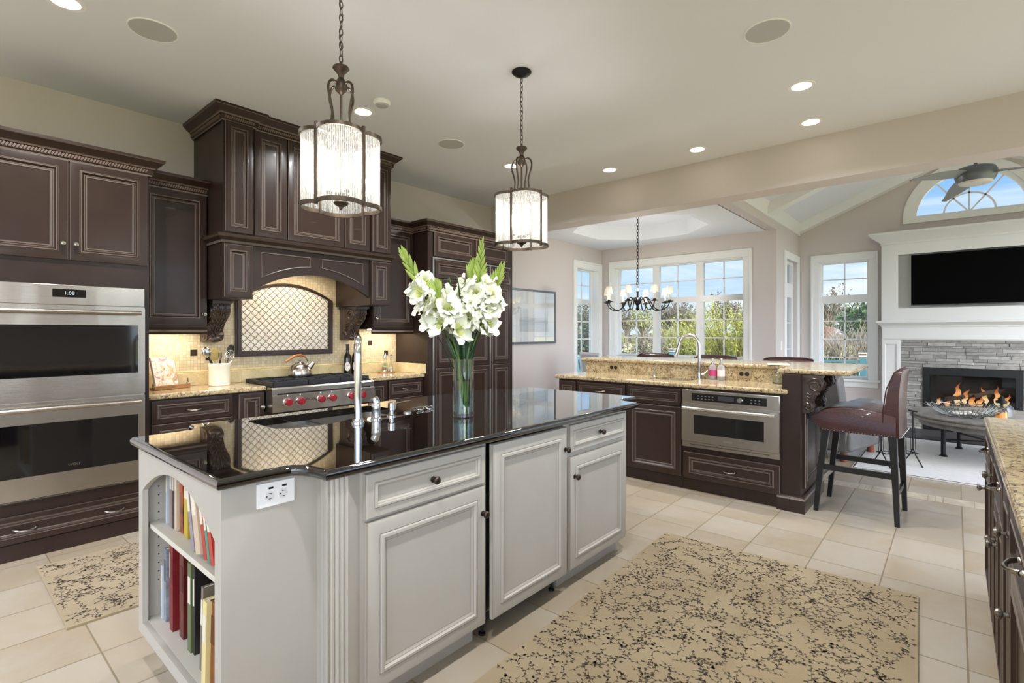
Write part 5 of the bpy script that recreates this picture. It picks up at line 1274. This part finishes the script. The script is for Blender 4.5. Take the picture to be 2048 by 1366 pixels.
# ------------------------------------------------------------------ living room: fireplace wall
FS = F_negx(9.08)
t = thing('fireplace_surround', 'white painted fireplace surround with a television niche and stacked grey stone', 'fireplace', (9.18, -.16, 0))
m = MB(FS); wall_holes(m, 'y', 0, .225, R4(-.80, 1.12, 1.50, 2.62), [R4(-.609, .929, 1.692, 2.452)]); m.box(-.61, .93, .16, .225, 1.69, 2.455); m.build('niche_panel', M['mantelpaint'], t)
PTH = [(9.305, .80), (9.08, .80), (9.08, -1.12), (9.305, -1.12)]
m = MB(); m.sweep(PTH, [(0, 0), (.012, .01), (.012, .03), (.03, .05), (.07, .075), (.115, .12), (.13, .13), (.145, .14), (.145, .165), (0, .17)], None, 2.60); m.build('cornice', M['mantelpaint'], t)
m = MB(); m.sweep(PTH, [(0, 0), (.01, .0), (.012, .018), (.03, .03), (.045, .05), (.06, .06), (.06, .085), (0, .09)], None, 1.43); m.build('mantel_shelf', M['mantelpaint'], t)
m = MB(FS); m.box(-.80, 1.12, .0, .225, 1.245, 1.50); m.box(-.79, 1.11, -.012, 0, 1.262, 1.42); m.build('frieze', M['mantelpaint'], t)
for a, b in ((-.80, -.58), (.90, 1.12)):
    m = MB(FS); m.box(a, b, .0, .225, .0, 1.245); m.rings(a+.01, b-.01, .16, 1.22, [(0, 0, 0), (0, -.014, 0), (.035, -.014, 0), (.042, -.004, 0), (.05, -.004, 0)]); m.box(a-.008, b+.008, -.02, .0, .0, .14); m.build('pilaster', M['mantelpaint'], t)
m = MB(FS); rs = random.Random(11); z = .0; FX0, FX1, FZ1 = -.332, .655, .868
MB(FS).box(-.58, .90, .05, .225, FZ1, 1.245).build('stone_backing', M['stone2'], t)
while z < 1.243:
    h = min(rs.choice((.026, .034, .042, .05)), 1.2445-z); x = -.58-rs.uniform(0, .2)
    while x < .90:
        L_ = rs.uniform(.1, .34); a, b = max(x, -.58), min(x+L_, .90); x += L_
        for (u, v) in ((a, min(b, FX0)), (max(a, FX1), b)) if z < FZ1-.005 else ((a, b),):
            if v-u > .012: m.box(u+.001, v-.001, rs.uniform(-.004, .012), .06, z+.001, z+h-.001, rs.randrange(5))
    z += h
m.build('stone_facing', [M['stone%d' % i] for i in range(5)], t, .002)
t = thing('gas_fireplace', 'black framed gas fireplace insert with burning logs', 'fireplace insert', (9.15, -.16, 0))
m = MB(FS); wall_holes(m, 'y', -.012, .03, R4(-.331, .654, .003, .866), [R4(-.262, .585, .11, .77)]); m.box(-.25, .575, -.0135, -.011, .80, .83); m.box(-.25, .575, -.0135, -.011, .03, .07); m.build('frame', M['black'], t)
m = MB(FS); m.box(-.31, .63, .2, .215, .02, .85); m.box(-.31, -.295, .03, .2, .02, .85); m.box(.615, .63, .03, .2, .02, .85); m.box(-.31, .63, .03, .2, .02, .06); m.box(-.31, .63, .03, .2, .83, .85); m.build('firebox', M['firedark'], t)
MB(FS).box(-.265, .59, .028, .031, .107, .773).build('glass_front', M['pane'], t)
for i, (a, b, r_) in enumerate((((-.2, .13, .30), (.28, .11, .34), .045), ((.1, .12, .28), (.52, .1, .36), .04), ((-.1, .09, .44), (.36, .15, .52), .035), ((-.22, .1, .17), (.5, .1, .18), .05), ((.2, .08, .5), (.5, .14, .6), .03))):
    MB(FS).tube([Vector(a), Vector(a).lerp(Vector(b), .5)+Vector((0, 0, .015)), Vector(b)], [r_*.9, r_, r_*.8], 9).build('log', M['log'], t)
fm, tt, out = new_mat('fire_flame'); v = tt.coord('Generated'); sp = tt.node('ShaderNodeSeparateXYZ'); tt.l.new(v, sp.inputs[0])
cc = tt.ramp(sp.outputs[2], [(0, lin('#ffe6b8')), (.4, lin('#ffc07a')), (.75, lin('#f08a4a')), (1, lin('#a04a28'))]); e = tt.node('ShaderNodeEmission', {'Color': cc, 'Strength': 1.3}); tr = tt.node('ShaderNodeBsdfTransparent')
mx = tt.node('ShaderNodeMixShader', {0: tt.ramp(sp.outputs[2], [(0, (.5,)*3+(1,)), (.5, (.5,)*3+(1,)), (1, (.05,)*3+(1,))])}); tt.l.new(tr.outputs[0], mx.inputs[1]); tt.l.new(e.outputs[0], mx.inputs[2]); tt.l.new(mx.outputs[0], out.inputs[0])
rs = random.Random(5)
for x, z, h, r_ in ((-.17, .36, .1, .03), (-.08, .30, .16, .045), (.02, .37, .31, .055), (.1, .40, .2, .045), (.17, .3, .24, .055), (.24, .34, .17, .05), (.31, .42, .22, .04), (.42, .4, .26, .045), (.5, .38, .18, .035), (.05, .22, .12, .05), (.3, .22, .13, .05)):
    lean = rs.uniform(-.05, .05); n = 8
    MB(FS).tube([(x+lean*(i/n)**2+.012*math.sin(i*1.7+x*20), .11+.01*math.sin(i), z+h*i/n) for i in range(n+1)], [max(.002, r_*.62*math.sin(PI*(.25+.75*i/n))**1.2) for i in range(n+1)], 8).build('flame', fm, t)
t = thing('television', 'flat black television in the niche above the mantel', 'television', (9.1, -.16, 1.73))
m = MB(FS); m.box(-.463, .783, .0, .035, 1.728, 2.432); m.build('bezel', M['tvbezel'], t, .003)
MB(FS).box(-.459, .779, -.002, .001, 1.738, 2.427).build('screen', M['screen'], t)
MB(FS).box(.02, .3, .035, .159, 1.95, 2.2).build('wall_mount', M['black'], t)
m = MB(FS); m.box(-.0, .04, -.0035, .0, 1.725, 1.735); m.build('indicator', M['black'], t)
o = solo('hearth', MB().box(8.22, 9.03, -1.15, .82, .0005, .022), M['slate'], 'dark slate hearth slab on the floor before the fireplace', 'hearth', bevel=.003)
t = thing('light_switch', 'white rocker switch plate beside the garden door', 'switch', (8.22, 1.91, 1.16)); MB(FL).box(8.17, 8.26, -.006, 0, 1.095, 1.225).build('plate', M['white'], t, .002)
for x in (8.195, 8.235): MB(FL).box(x-.012, x+.012, -.009, -.005, 1.125, 1.195).build('rocker', M['trim'], t)
# ceiling fan
fx, fy, fz = 7.0, -.16, 2.94
t = thing('ceiling_fan', 'grey three-blade ceiling fan hanging before the half-round window', 'ceiling fan', (fx, fy, fz)); O = Vector((fx, fy, 0)); fg = pbr('brushed_grey_fan', '#6d7276', .35, .6); fu = pbr('fan_blade_grey', '#8f9292', .45)
MB().lathe([(.012, 3.9), (.06, 3.9), (.05, 3.84), (.014, 3.82), (.014, 3.06), (.03, 3.05), (.03, 3.03)], O, seg=18).build('downrod', fg, t)
MB().lathe([(.03, 3.04), (.1, 3.035), (.15, 3.015), (.168, 2.98), (.165, 2.93), (.145, 2.885), (.138, 2.875)], O, seg=32).build('motor_housing', fg, t)
MB().lathe([(.138, 2.876), (.125, 2.858), (.07, 2.845), (0, 2.842)], O, seg=30).build('light_lens', pbr('opal_lens', '#dcd9d0', .4), t)
for dg in (16, 136, 256):
    a = math.radians(dg); u = Vector((math.cos(a), math.sin(a), 0)); v = Vector((-u.y, u.x, 0)); m = MB(); prev = None
    for i in range(9):
        k = i/8; r_ = .13+.62*k; w_ = .05+.022*math.sin(PI*min(1, k*1.2))-.03*k**3; z = 2.95-.09*k**1.6; tw = .38-.22*k
        row = []
        for s, dz in ((-1, .004), (1, .004), (1, -.004), (-1, -.004)): row.append(m.add(O+u*r_+v*(s*w_+.05*k*k)+Vector((0, 0, z+s*w_*tw+dz))))
        if prev: m.strip(prev, row)
        else: m.face(row[::-1])
        prev = row
    m.face(prev); m.build('blade', fu, t)

# coffee table, things on it
tx, ty = 7.45, -.36; O = Vector((tx, ty, 0))
t = thing('coffee_table', 'round weathered grey coffee table on dark iron legs', 'coffee table', (tx, ty, .012))
MB().lathe([(0, .405), (.74, .405), (.75, .412), (.75, .432), (.738, .437), (.74, .44), (.75, .447), (.752, .458), (.745, .463), (0, .463)], O, seg=48).build('tabletop', M['greytop'], t)
MB().lathe([(.655, .345), (.675, .345), (.675, .405), (.655, .405)], O, seg=40).build('apron', M['greytop'], t)
for dg in (115, 40, 205, 300):
    a = math.radians(dg); p = O+Vector((.5*math.cos(a), .5*math.sin(a), 0)); MB().lathe([(.036, .0125), (.036, .022), (.022, .034), (.022, .36), (.034, .37), (.034, .404)], p, seg=14).build('leg', M['blackmetal'], t)
m = MB()
for a, b in ((115, 300), (40, 205)):
    m.tube([O+Vector((.5*math.cos(math.radians(q)), .5*math.sin(math.radians(q)), .19)) for q in (a, b)], .009, 6)
m.build('cross_stretcher', M['blackmetal'], t)
bx, by = 7.25, -.09; O = Vector((bx, by, 0))
t = thing('wire_basket', 'shallow twig-like wire basket on the coffee table', 'basket', (bx, by, .463)); m = MB()
for r_, z in ((.16, .47), (.2, .478), (.31, .56)): m.tube([O+Vector((r_*math.cos(2*PI*i/36), r_*math.sin(2*PI*i/36), z+.012*math.sin(i*2.1))) for i in range(36)], .005, 5, closed=True)
for i in range(54):
    a = 2*PI*i/54; m.tube([O+Vector((r_*math.cos(a+d), r_*math.sin(a+d), z)) for r_, z, d in ((.05, .468, 0), (.19, .472, .02), (.26, .515, .03), (.325+.012*(i % 3), .575+.01*(i % 2), .04))], .003, 4)
m.build('wire_weave', pbr('pale_wire', '#8b8a86', .4, .7), t)
m = MB()
rs = random.Random(2)
for i in range(9):
    a = rs.uniform(0, 6.3); r_ = rs.uniform(.03, .12); m.ell(O+Vector((r_*math.cos(a), r_*math.sin(a), .492)), (.05, .018, .016), 8, 5, R=Matrix.Rotation(rs.uniform(0, 3), 3, 'Z'))
m.build('pale_driftwood', pbr('driftwood', '#c9c5bd', .8), t)['kind'] = 'stuff'
lx, ly = 7.2, -.36; O = Vector((lx, ly, 0))
t = thing('jar_lantern', 'clear glass jar lantern with a black cap and a lit orange candle', 'lantern', (lx, ly, .463))
MB().lathe([(.09, .4635), (.1, .47), (.1, .55), (.085, .595), (.05, .625), (.04, .635)], O, seg=26).build('glass', M['clear'], t)
MB().lathe([(.044, .632), (.046, .655), (.028, .662), (.03, .682), (.012, .69), (.014, .7), (0, .704)], O, seg=18).build('cap', M['black'], t)
m = MB(); m.tube([O+Vector((.13*math.sin(k), 0, .64-.08*(1-math.cos(k))*.9)) if 0 else O+Vector((.115*math.sin(k)*1.0, .0, .56+.10*math.cos(k))) for k in [1.5*j/8 for j in range(-8, 9)]], .003, 5); m.build('bail_handle', M['blackmetal'], t)
MB().lathe([(.045, .468), (.045, .54), (0, .54)], O, seg=18).build('candle', M['candle2'], t)

# recliner, iron rack, rugs
RT = Matrix.Translation((6.72, 1.12, 0)) @ Matrix.Rotation(math.radians(-104), 4, 'Z')      # local +y = facing direction
t = thing('recliner', 'grey leather recliner seen from behind, beyond the bar end', 'armchair', (6.72, 1.12, 0), math.radians(-104))
MB(RT).box(-.40, .40, -.40, .42, .1, .40).build('base', M['greyleather'], t, .03)
MB(RT).box(-.27, .27, -.3, .45, .38, .52).build('seat_cushion', M['greyleather'], t, .04)
for s in (-1, 1):
    m = MB(RT); m.prism([(-.40, .12), (.44, .12), (.46, .5), (.42, .60), (.2, .62), (-.25, .60), (-.38, .56)], 'x', s*.34-.09, s*.34+.09); m.build('arm', M['greyleather'], t, .03)
m = MB(RT); m.prism([(-.28, .30), (-.44, .34), (-.60, .84), (-.585, .90), (-.52, .92), (-.46, .89)], 'x', -.39, .39); m.build('back_shell', M['greyleather'], t, .02)
m = MB(RT)
for k in range(4): m.ell((0, -.33-.055*k, .50+.125*k), (.36, .09, .085), 18, 8)
m.build('back_cushion', pbr('dark_grey_tufted_leather', '#4b4a4a', .4, bump=(40, .3)), t)
for x in (-.33, .33):
    for y in (-.33, .35): MB(RT).lathe([(.03, .0), (.035, .012), (.032, .09), (.036, .1)], (x, y, .0), seg=12).build('foot', pbr('reddish_wood_foot', '#8a4a35', .4), t)
t = thing('iron_rack', 'slender black iron stand with upright rods beside the recliner', 'stand', (6.45, .42, 0)); m = MB(); c0_, c1_ = Vector((6.33, .56, 0)), Vector((6.57, .32, 0)); d = (c1_-c0_).normalized(); n_ = Vector((-d.y, d.x, 0))
for c in (c0_, c1_):
    m = MB(); m.tube([c+Vector((0, 0, .555)), c+Vector((0, 0, .16))], .007, 6); m.tube([c-n_*.05+Vector((0, 0, .555)), c+n_*.05+Vector((0, 0, .555))], .007, 6)
    for s in (-1, 1): m.tube([c+Vector((0, 0, .18)), c+n_*s*.03+Vector((0, 0, .12)), c+n_*s*.12+Vector((0, 0, .006))], .006, 6)
    m.build('upright', M['blackmetal'], t)
m = MB()
m.tube([c0_-n_*.06+Vector((0, 0, .14)), c1_-n_*.06+Vector((0, 0, .14)), c1_+n_*.06+Vector((0, 0, .14)), c0_+n_*.06+Vector((0, 0, .14))], .006, 6, closed=True)
for k in range(7):
    for s in (-1, 1): m.tube([c0_.lerp(c1_, (k+.5)/7)+n_*s*.06+Vector((0, 0, .14)), c0_.lerp(c1_, (k+.5)/7)+n_*s*.05+Vector((0, 0, .40))], .003, 5)
m.build('rods', M['blackmetal'], t)
o = solo('living_room_rug', MB().box(6.05, 8.2, -1.9, .78, .0005, .012), M['living_rug'], 'large pale grey rug under the coffee table', 'rug', bevel=.003)
m = MB(); m.sweep([(8.19, -1.89), (6.06, -1.89), (6.06, .77), (8.19, .77)], [(.012, 0), (.016, .008), (.008, .015), (0, .013)], None, 0.0, closed=False); m.build('bound_edge', M['slate'], o)

def vine_rug(name, label, cx, cy_, L_, W_, rz, step, seed, sc=1.0):
    T = Matrix.Translation((cx, cy_, 0)) @ Matrix.Rotation(rz, 4, 'Z'); rs = random.Random(seed); m = MB(T)
    m.box(-L_/2, L_/2, -W_/2, W_/2, .0005, .011, 0); zz_ = .0116
    def leaf(x, y, a, l, w_):
        c, s = math.cos(a), math.sin(a); pts = [(0, 0), (l*.35, w_), (l*.75, w_*.8), (l, 0), (l*.75, -w_*.8), (l*.35, -w_)]
        if abs(x) < L_/2-.015 and abs(y) < W_/2-.015: m.poly([(x+c*p-s*q, y+s*p+c*q, zz_) for p, q in pts], 1)
    nx, ny = int(L_/step), int(W_/step)
    for i in range(nx):
        for j in range(ny):
            x = -L_/2+(i+.5+rs.uniform(-.38, .38))*step; y = -W_/2+(j+.5+rs.uniform(-.38, .38))*step; a = rs.uniform(0, 2*PI); n = rs.randint(4, 7); cv = rs.uniform(-.5, .5); px, py = x, y
            for k in range(n):
                l = .0165*sc; qx, qy = px+l*math.cos(a), py+l*math.sin(a)
                if max(abs(px)/(L_/2-.01), abs(py)/(W_/2-.01), abs(qx)/(L_/2-.01), abs(qy)/(W_/2-.01)) > 1: break
                nx_, ny_ = -math.sin(a)*.0008*sc, math.cos(a)*.0008*sc
                m.poly([(px-nx_, py-ny_, zz_), (qx-nx_, qy-ny_, zz_), (qx+nx_, qy+ny_, zz_), (px+nx_, py+ny_, zz_)], 1)
                s = 1 if k % 2 else -1; leaf(qx, qy, a+s*rs.uniform(.6, 1.1), rs.uniform(.011, .019)*sc, rs.uniform(.0026, .0042)*sc)
                px, py = qx, qy; a += cv*.6
            leaf(px, py, a, .018*sc, .005*sc)
    return solo(name, m, [M['rug'], M['rugdark']], label, 'rug', 'vine patterned kitchen rugs')
vine_rug('kitchen_rug', 'large beige rug with dark vine pattern beside the island', 2.10, .755, 2.4, 1.33, math.radians(2.3), .052, 4)
vine_rug('kitchen_rug', 'beige vine patterned rug between the wall ovens and the island', 1.45, 3.505, 2.03, .93, 0, .052, 9)

# dark base cabinets with a granite top at the lower right
FQ = F_posy(-.14)
t = thing('base_cabinet', 'dark base cabinets with granite top cut by the right edge of the photo', 'cabinet', (1.5, -.45, 0))
MB().box(-.6, 3.575, -.74, -.14, .0, .876).build('body', M['espd'], t); MB().box(-.6, 3.58, -.145, -.135, 0, .09).build('toe_board', M['espd'], t)
for a, b, kind in ((3.56, 3.12, 'dd'), (3.09, 2.86, 'd'), (2.83, 2.33, 'd2'), (2.30, 2.05, 'd'), (2.02, 1.45, 'dd')):
    x0, x1 = -a, -b
    if kind == 'd': front('door', FQ, x0, x1, .105, .862, t, knob=(x1-.03, .76))
    else:
        front('drawer', FQ, x0, x1, .70, .862, t, pulls=(((x0+x1)/2, .785),))
        if kind == 'dd': front('door', FQ, x0, x1, .105, .69, t, knob=(x0+.035, .56))
        else:
            c_ = (x0+x1)/2; front('door', FQ, x0, c_-.003, .105, .69, t, knob=(c_-.03, .58)); front('door', FQ, c_+.003, x1, .105, .69, t, knob=(c_+.03, .58))
o = solo('countertop', slab(MB(), [(-.6, -.76), (3.615, -.76), (3.615, -.113), (-.6, -.113)], .877, .914, .014), M['gold'], 'granite countertop at the lower right edge of the photo', 'countertop')

# ------------------------------------------------------------------ outdoors
lm, tt, out = new_mat('winter_lawn'); v = tt.coord('Object')
cc = tt.ramp(tt.noise(v, .12, 5, .6), [(.35, lin('#9aa05a')), (.5, lin('#b4a870')), (.65, lin('#8d9a4e'))]); cc = tt.mix(tt.math('MULTIPLY', tt.noise(v, 9, 3), .5), cc, lin('#c2b183'))
p = tt.node('ShaderNodeBsdfPrincipled', {'Base Color': cc, 'Roughness': .95}); tt.l.new(p.outputs[0], out.inputs[0])
m = MB(); m.box(-60, 190, -120, 160, -.9, -.62); o = m.build('ground', lm); o['kind'] = 'structure'
dk = pbr('deck_boards', '#9a9894', .7, var=('#86847f', 6, 1)); struct('floor_deck', MB().box(8.13, 12.4, -3.5, 7.4, -.35, -.2), dk)
def railing(label, a, b, n, skip=()):
    a, b = Vector((*a, 0)), Vector((*b, 0)); t = thing('deck_railing', label, 'railing', ((a.x+b.x)/2, (a.y+b.y)/2, -.2)); d = (b-a).normalized()
    for z, w_, h in ((.77, .09, .04), (.70, .04, .05), (-.1, .04, .05)): MB().bar(a+Vector((0, 0, z)), b+Vector((0, 0, z)), w_, h).build('rail', M['teal'], t)
    for k in range(n):
        c = a.lerp(b, k/(n-1)); MB().box(c.x-.055, c.x+.055, c.y-.055, c.y+.055, -.2, .88).build('post', M['teal'], t)
        m = MB(); m.box(c.x-.07, c.x+.07, c.y-.07, c.y+.07, .88, .9); m.box(c.x-.05, c.x+.05, c.y-.05, c.y+.05, .9, .935, 1); m.prism([(c.x-.075, c.y-.075), (c.x+.075, c.y-.075), (c.x+.075, c.y+.075), (c.x-.075, c.y+.075)], 'z', .935, .955); m.build('post_cap', [M['white'], M['wood']], t)
    m = MB(); L = (b-a).length
    for k in range(int(L/.14)): c = a+d*(.07+.14*k); m.bar((c.x, c.y, -.09), (c.x, c.y, .69), .03, .03, up=(1, 0, 0))
    m.build('balusters', M['teal'], t)['kind'] = 'stuff'
railing('teal deck railing with white capped posts outside the fireplace window', (12.1, -2.545), (12.1, 7.2), 6)
railing('teal deck railing outside the narrow left window', (8.4, 7.2), (12.0, 7.2), 3)
def adirondack(label, loc, rz):
    t = thing('deck_chair', label, 'chair', loc, rz, 'teal deck chairs'); T = Matrix.Translation(loc) @ Matrix.Rotation(rz, 4, 'Z')
    m = MB(T)
    for k in range(6): m.bar((-.29, .25-.09*k, .40-.03*k), (.29, .25-.09*k, .40-.03*k), .075, .02, up=(0, .2, 1))
    m.build('seat_slats', M['teal'], t)
    for k in range(5):
        x = -.24+.12*k; MB(T).bar((x, -.22, .22), (x*1.25, -.52, 1.08-abs(k-2)*.05), .1, .02, up=(0, 1, .3)).build('back_slat', M['teal'], t)
    for s in (-1, 1):
        MB(T).box(s*.33-.06, s*.33+.06, -.38, .36, .56, .58).build('arm', M['teal'], t)
        MB(T).box(s*.31-.012, s*.31+.012, .24, .34, 0, .56).build('leg', M['teal'], t); MB(T).bar((s*.3, .28, .38), (s*.3, -.5, .04), .025, .1, up=(1, 0, 0)).build('leg', M['teal'], t)
    return t
a0 = adirondack('teal deck chair outside the bay window, left of the close pair', (10.6, 3.75, -.2), math.radians(60))
dup(a0, (10.5, 2.72, -.2), math.radians(95), 'teal deck chair outside the bay window, right of the close pair')
dup(a0, (9.2, 5.9, -.2), math.radians(150), 'teal deck chair outside the narrow left window')

def twigs(name, label, cat, loc, h, w, n, mats, seed, up=.6, sub=4, leafs=0, leafm=1, r0=.014, trunk=0.0, group=None, lsz=.05):
    """shrub or tree: curved branches with side twigs, each its own tube"""
    rs = random.Random(seed); x, y, z = loc; t = thing(name, label, cat, loc, 0, group); b = MB(); l = MB(); f = MB()
    if trunk: b.tube([(x, y, z), (x+.02*h, y, z+trunk*h*.5), (x, y+.02*h, z+trunk*h)], [r0*5, r0*4, r0*3], 7)
    for i in range(n):
        a = rs.uniform(0, 2*PI); s = rs.uniform(.15, 1)**.6; hh = h*rs.uniform(.6, 1.0)*(1-.25*s*s); z0 = z+trunk*h*rs.uniform(.6, 1.0)
        e = Vector((x+w/2*s*math.cos(a), y+w/2*s*math.sin(a), z+hh)); p0 = Vector((x+.06*w*s*math.cos(a), y+.06*w*s*math.sin(a), z0))
        c = p0.lerp(e, .5)+Vector((0, 0, (up-.5)*hh*.5))-Vector((math.cos(a), math.sin(a), 0))*w*.1*s
        P = [p0*(1-u)**2+c*2*u*(1-u)+e*u*u for u in (0, .25, .5, .75, 1)]
        b.tube(P, [r0, r0*.8, r0*.6, r0*.4, r0*.15], 4, cap=False)
        for k in range(sub):
            u = rs.uniform(.3, .95); i0 = min(3, int(u*4)); q = P[i0].lerp(P[i0+1], u*4-i0)
            d = ((P[i0+1]-P[i0]).normalized()+Vector((rs.uniform(-.7, .7), rs.uniform(-.7, .7), rs.uniform(-.2, .6)))).normalized(); ln = h*rs.uniform(.12, .28)
            f.tube([q, q+d*ln*.5+Vector((0, 0, .02)), q+d*ln], [r0*.4, r0*.3, r0*.1], 3, cap=False)
            for g in range(leafs):
                c_ = q+d*ln*rs.uniform(.2, 1)+Vector((rs.uniform(-.04, .04), rs.uniform(-.04, .04), rs.uniform(-.03, .03))); v1 = Vector((rs.uniform(-1, 1), rs.uniform(-1, 1), rs.uniform(-.3, 1))).normalized(); v2 = v1.orthogonal().normalized()
                z_ = lsz*rs.uniform(.6, 1.2); l.poly([c_-v1*z_, c_-v2*z_*.35, c_+v1*z_, c_+v2*z_*.35], 0)
    b.build('branches', mats[0], t, recalc=False); f.build('twigs', mats[1], t, recalc=False)
    if leafs: l.build('foliage', mats[2], t, recalc=False)
    return t
brn = M['bark']; gry = pbr('grey_twig', '#7d7264', .9); yel = pbr('yellow_green_twig', '#8f8a3a', .8); yl2 = pbr('willow_leaf', '#8d8a3a', .7, var=('#6f7633', 3, 1)); red = pbr('reddish_twig', '#8a6a5c', .9); drk = pbr('dark_twig', '#4c4238', .9)
lfb = pbr('dull_brown_leaf', '#5f5340', .9, var=('#474531', 3, 1)); evg = pbr('evergreen_leaf', '#3c5233', .8, var=('#2b4030', 3, 1)); pin = pbr('pine_green', '#4e6238', .8, var=('#39502d', 2, 1))
G = -.62
twigs('willow_shrub', 'big yellow-green willow shrub outside the right pane of the bay window', 'shrub', (16, 5.1, G), 2.95, 3.0, 130, (drk, yel, yl2), 1, .72, 9, 3, lsz=.055)
twigs('willow_shrub', 'yellow-green willow shrub outside the middle pane of the bay window', 'shrub', (17.5, 7.1, G), 2.55, 2.3, 90, (drk, yel, yl2), 2, .7, 8, 3, lsz=.055)
for i, (x, y, h, w_, lb) in enumerate(((15.5, 8.5, 2.25, 1.9, 'dull brown shrub outside the left pane of the bay window, leftmost'), (15.8, 7.6, 2.1, 1.5, 'dull brown shrub outside the left pane of the bay window, nearest the mullion'), (14.5, 6.9, 1.3, 1.3, 'low dark shrub at the foot of the middle bay pane'))):
    twigs('brown_shrub', lb, 'shrub', (x, y, G), h, w_, 70, (drk, gry, lfb), 10+i, .6, 7, 5, group='dull shrubs by the deck', lsz=.05)
twigs('evergreen_shrub', 'dark evergreen shrub filling the narrow left window', 'shrub', (14, 9.1, G), 2.75, 1.9, 70, (drk, drk, evg), 20, .7, 8, 7, lsz=.06)
twigs('evergreen_shrub', 'dark shrub at the far left of the narrow window', 'shrub', (13.2, 10.1, G), 2.5, 1.8, 60, (drk, drk, evg), 21, .7, 7, 6, lsz=.06)
for i in range(5):
    twigs('bare_shrub', 'bare grey winter shrub in the hedge outside the fireplace window', 'shrub', (18+.5*(i % 2), .9+.75*i, G), 2.3+.1*(i % 3), 1.3, 60, (drk, gry), 30+i, .66, 9, group='bare hedge outside the fireplace window')
twigs('pine_tree', 'pine tree with yellow-green needles outside the fireplace window', 'tree', (36, 3.9, G), 3.9, 3.0, 55, (brn, brn, pin), 40, .6, 9, 9, r0=.03, trunk=.3, lsz=.14)
twigs('bare_tree', 'bare reddish tree left of the pine outside the fireplace window', 'tree', (43, 7.4, G), 3.2, 3.0, 80, (red, red), 41, .7, 10, r0=.025, trunk=.25)
pro = [twigs('bare_tree', 'bare grey tree in the distant tree line across the field', 'tree', (76, 14+i*9, G), 5.6+.7*i, 3.7, 46, (gry, gry, lfb if i else pbr('pale_olive_leaf', '#8b8a5c', .9)), 50+i, .65, 7, 3, r0=.05, trunk=.3, group='distant tree line', lsz=.22) for i in range(3)]
rs = random.Random(8)
for k in range(24):
    p = pro[k % 3]; a = math.radians(5+k*1.75+rs.uniform(-.5, .5)); d = 68+17*(k % 2)+rs.uniform(-2, 2); dup(p, (d*math.cos(a), d*math.sin(a), G), rs.uniform(0, 6))

m = MB(); rs = random.Random(77)
for k in range(2600):
    a = math.radians(rs.uniform(2, 52)); d = rs.uniform(92, 100); hh = rs.uniform(.9, 3.6)*(.75+.25*math.sin(a*37)); c = Vector((d*math.cos(a), d*math.sin(a), G)); s_ = Vector((-math.sin(a), math.cos(a), 0))*rs.uniform(.15, .5)
    p = c+Vector((rs.uniform(-.4, .4), rs.uniform(-.4, .4), hh)); m.poly([c-s_*1.6, c+s_*1.6, p+s_*.6, p-s_*.2], rs.randrange(3))
o = m.build('thicket', [gry, lfb, pbr('olive_thicket', '#7d7c50', .9)], recalc=False); tag(o, 'low tangled thicket along the far edge of the field', 'thicket', None, 'stuff')
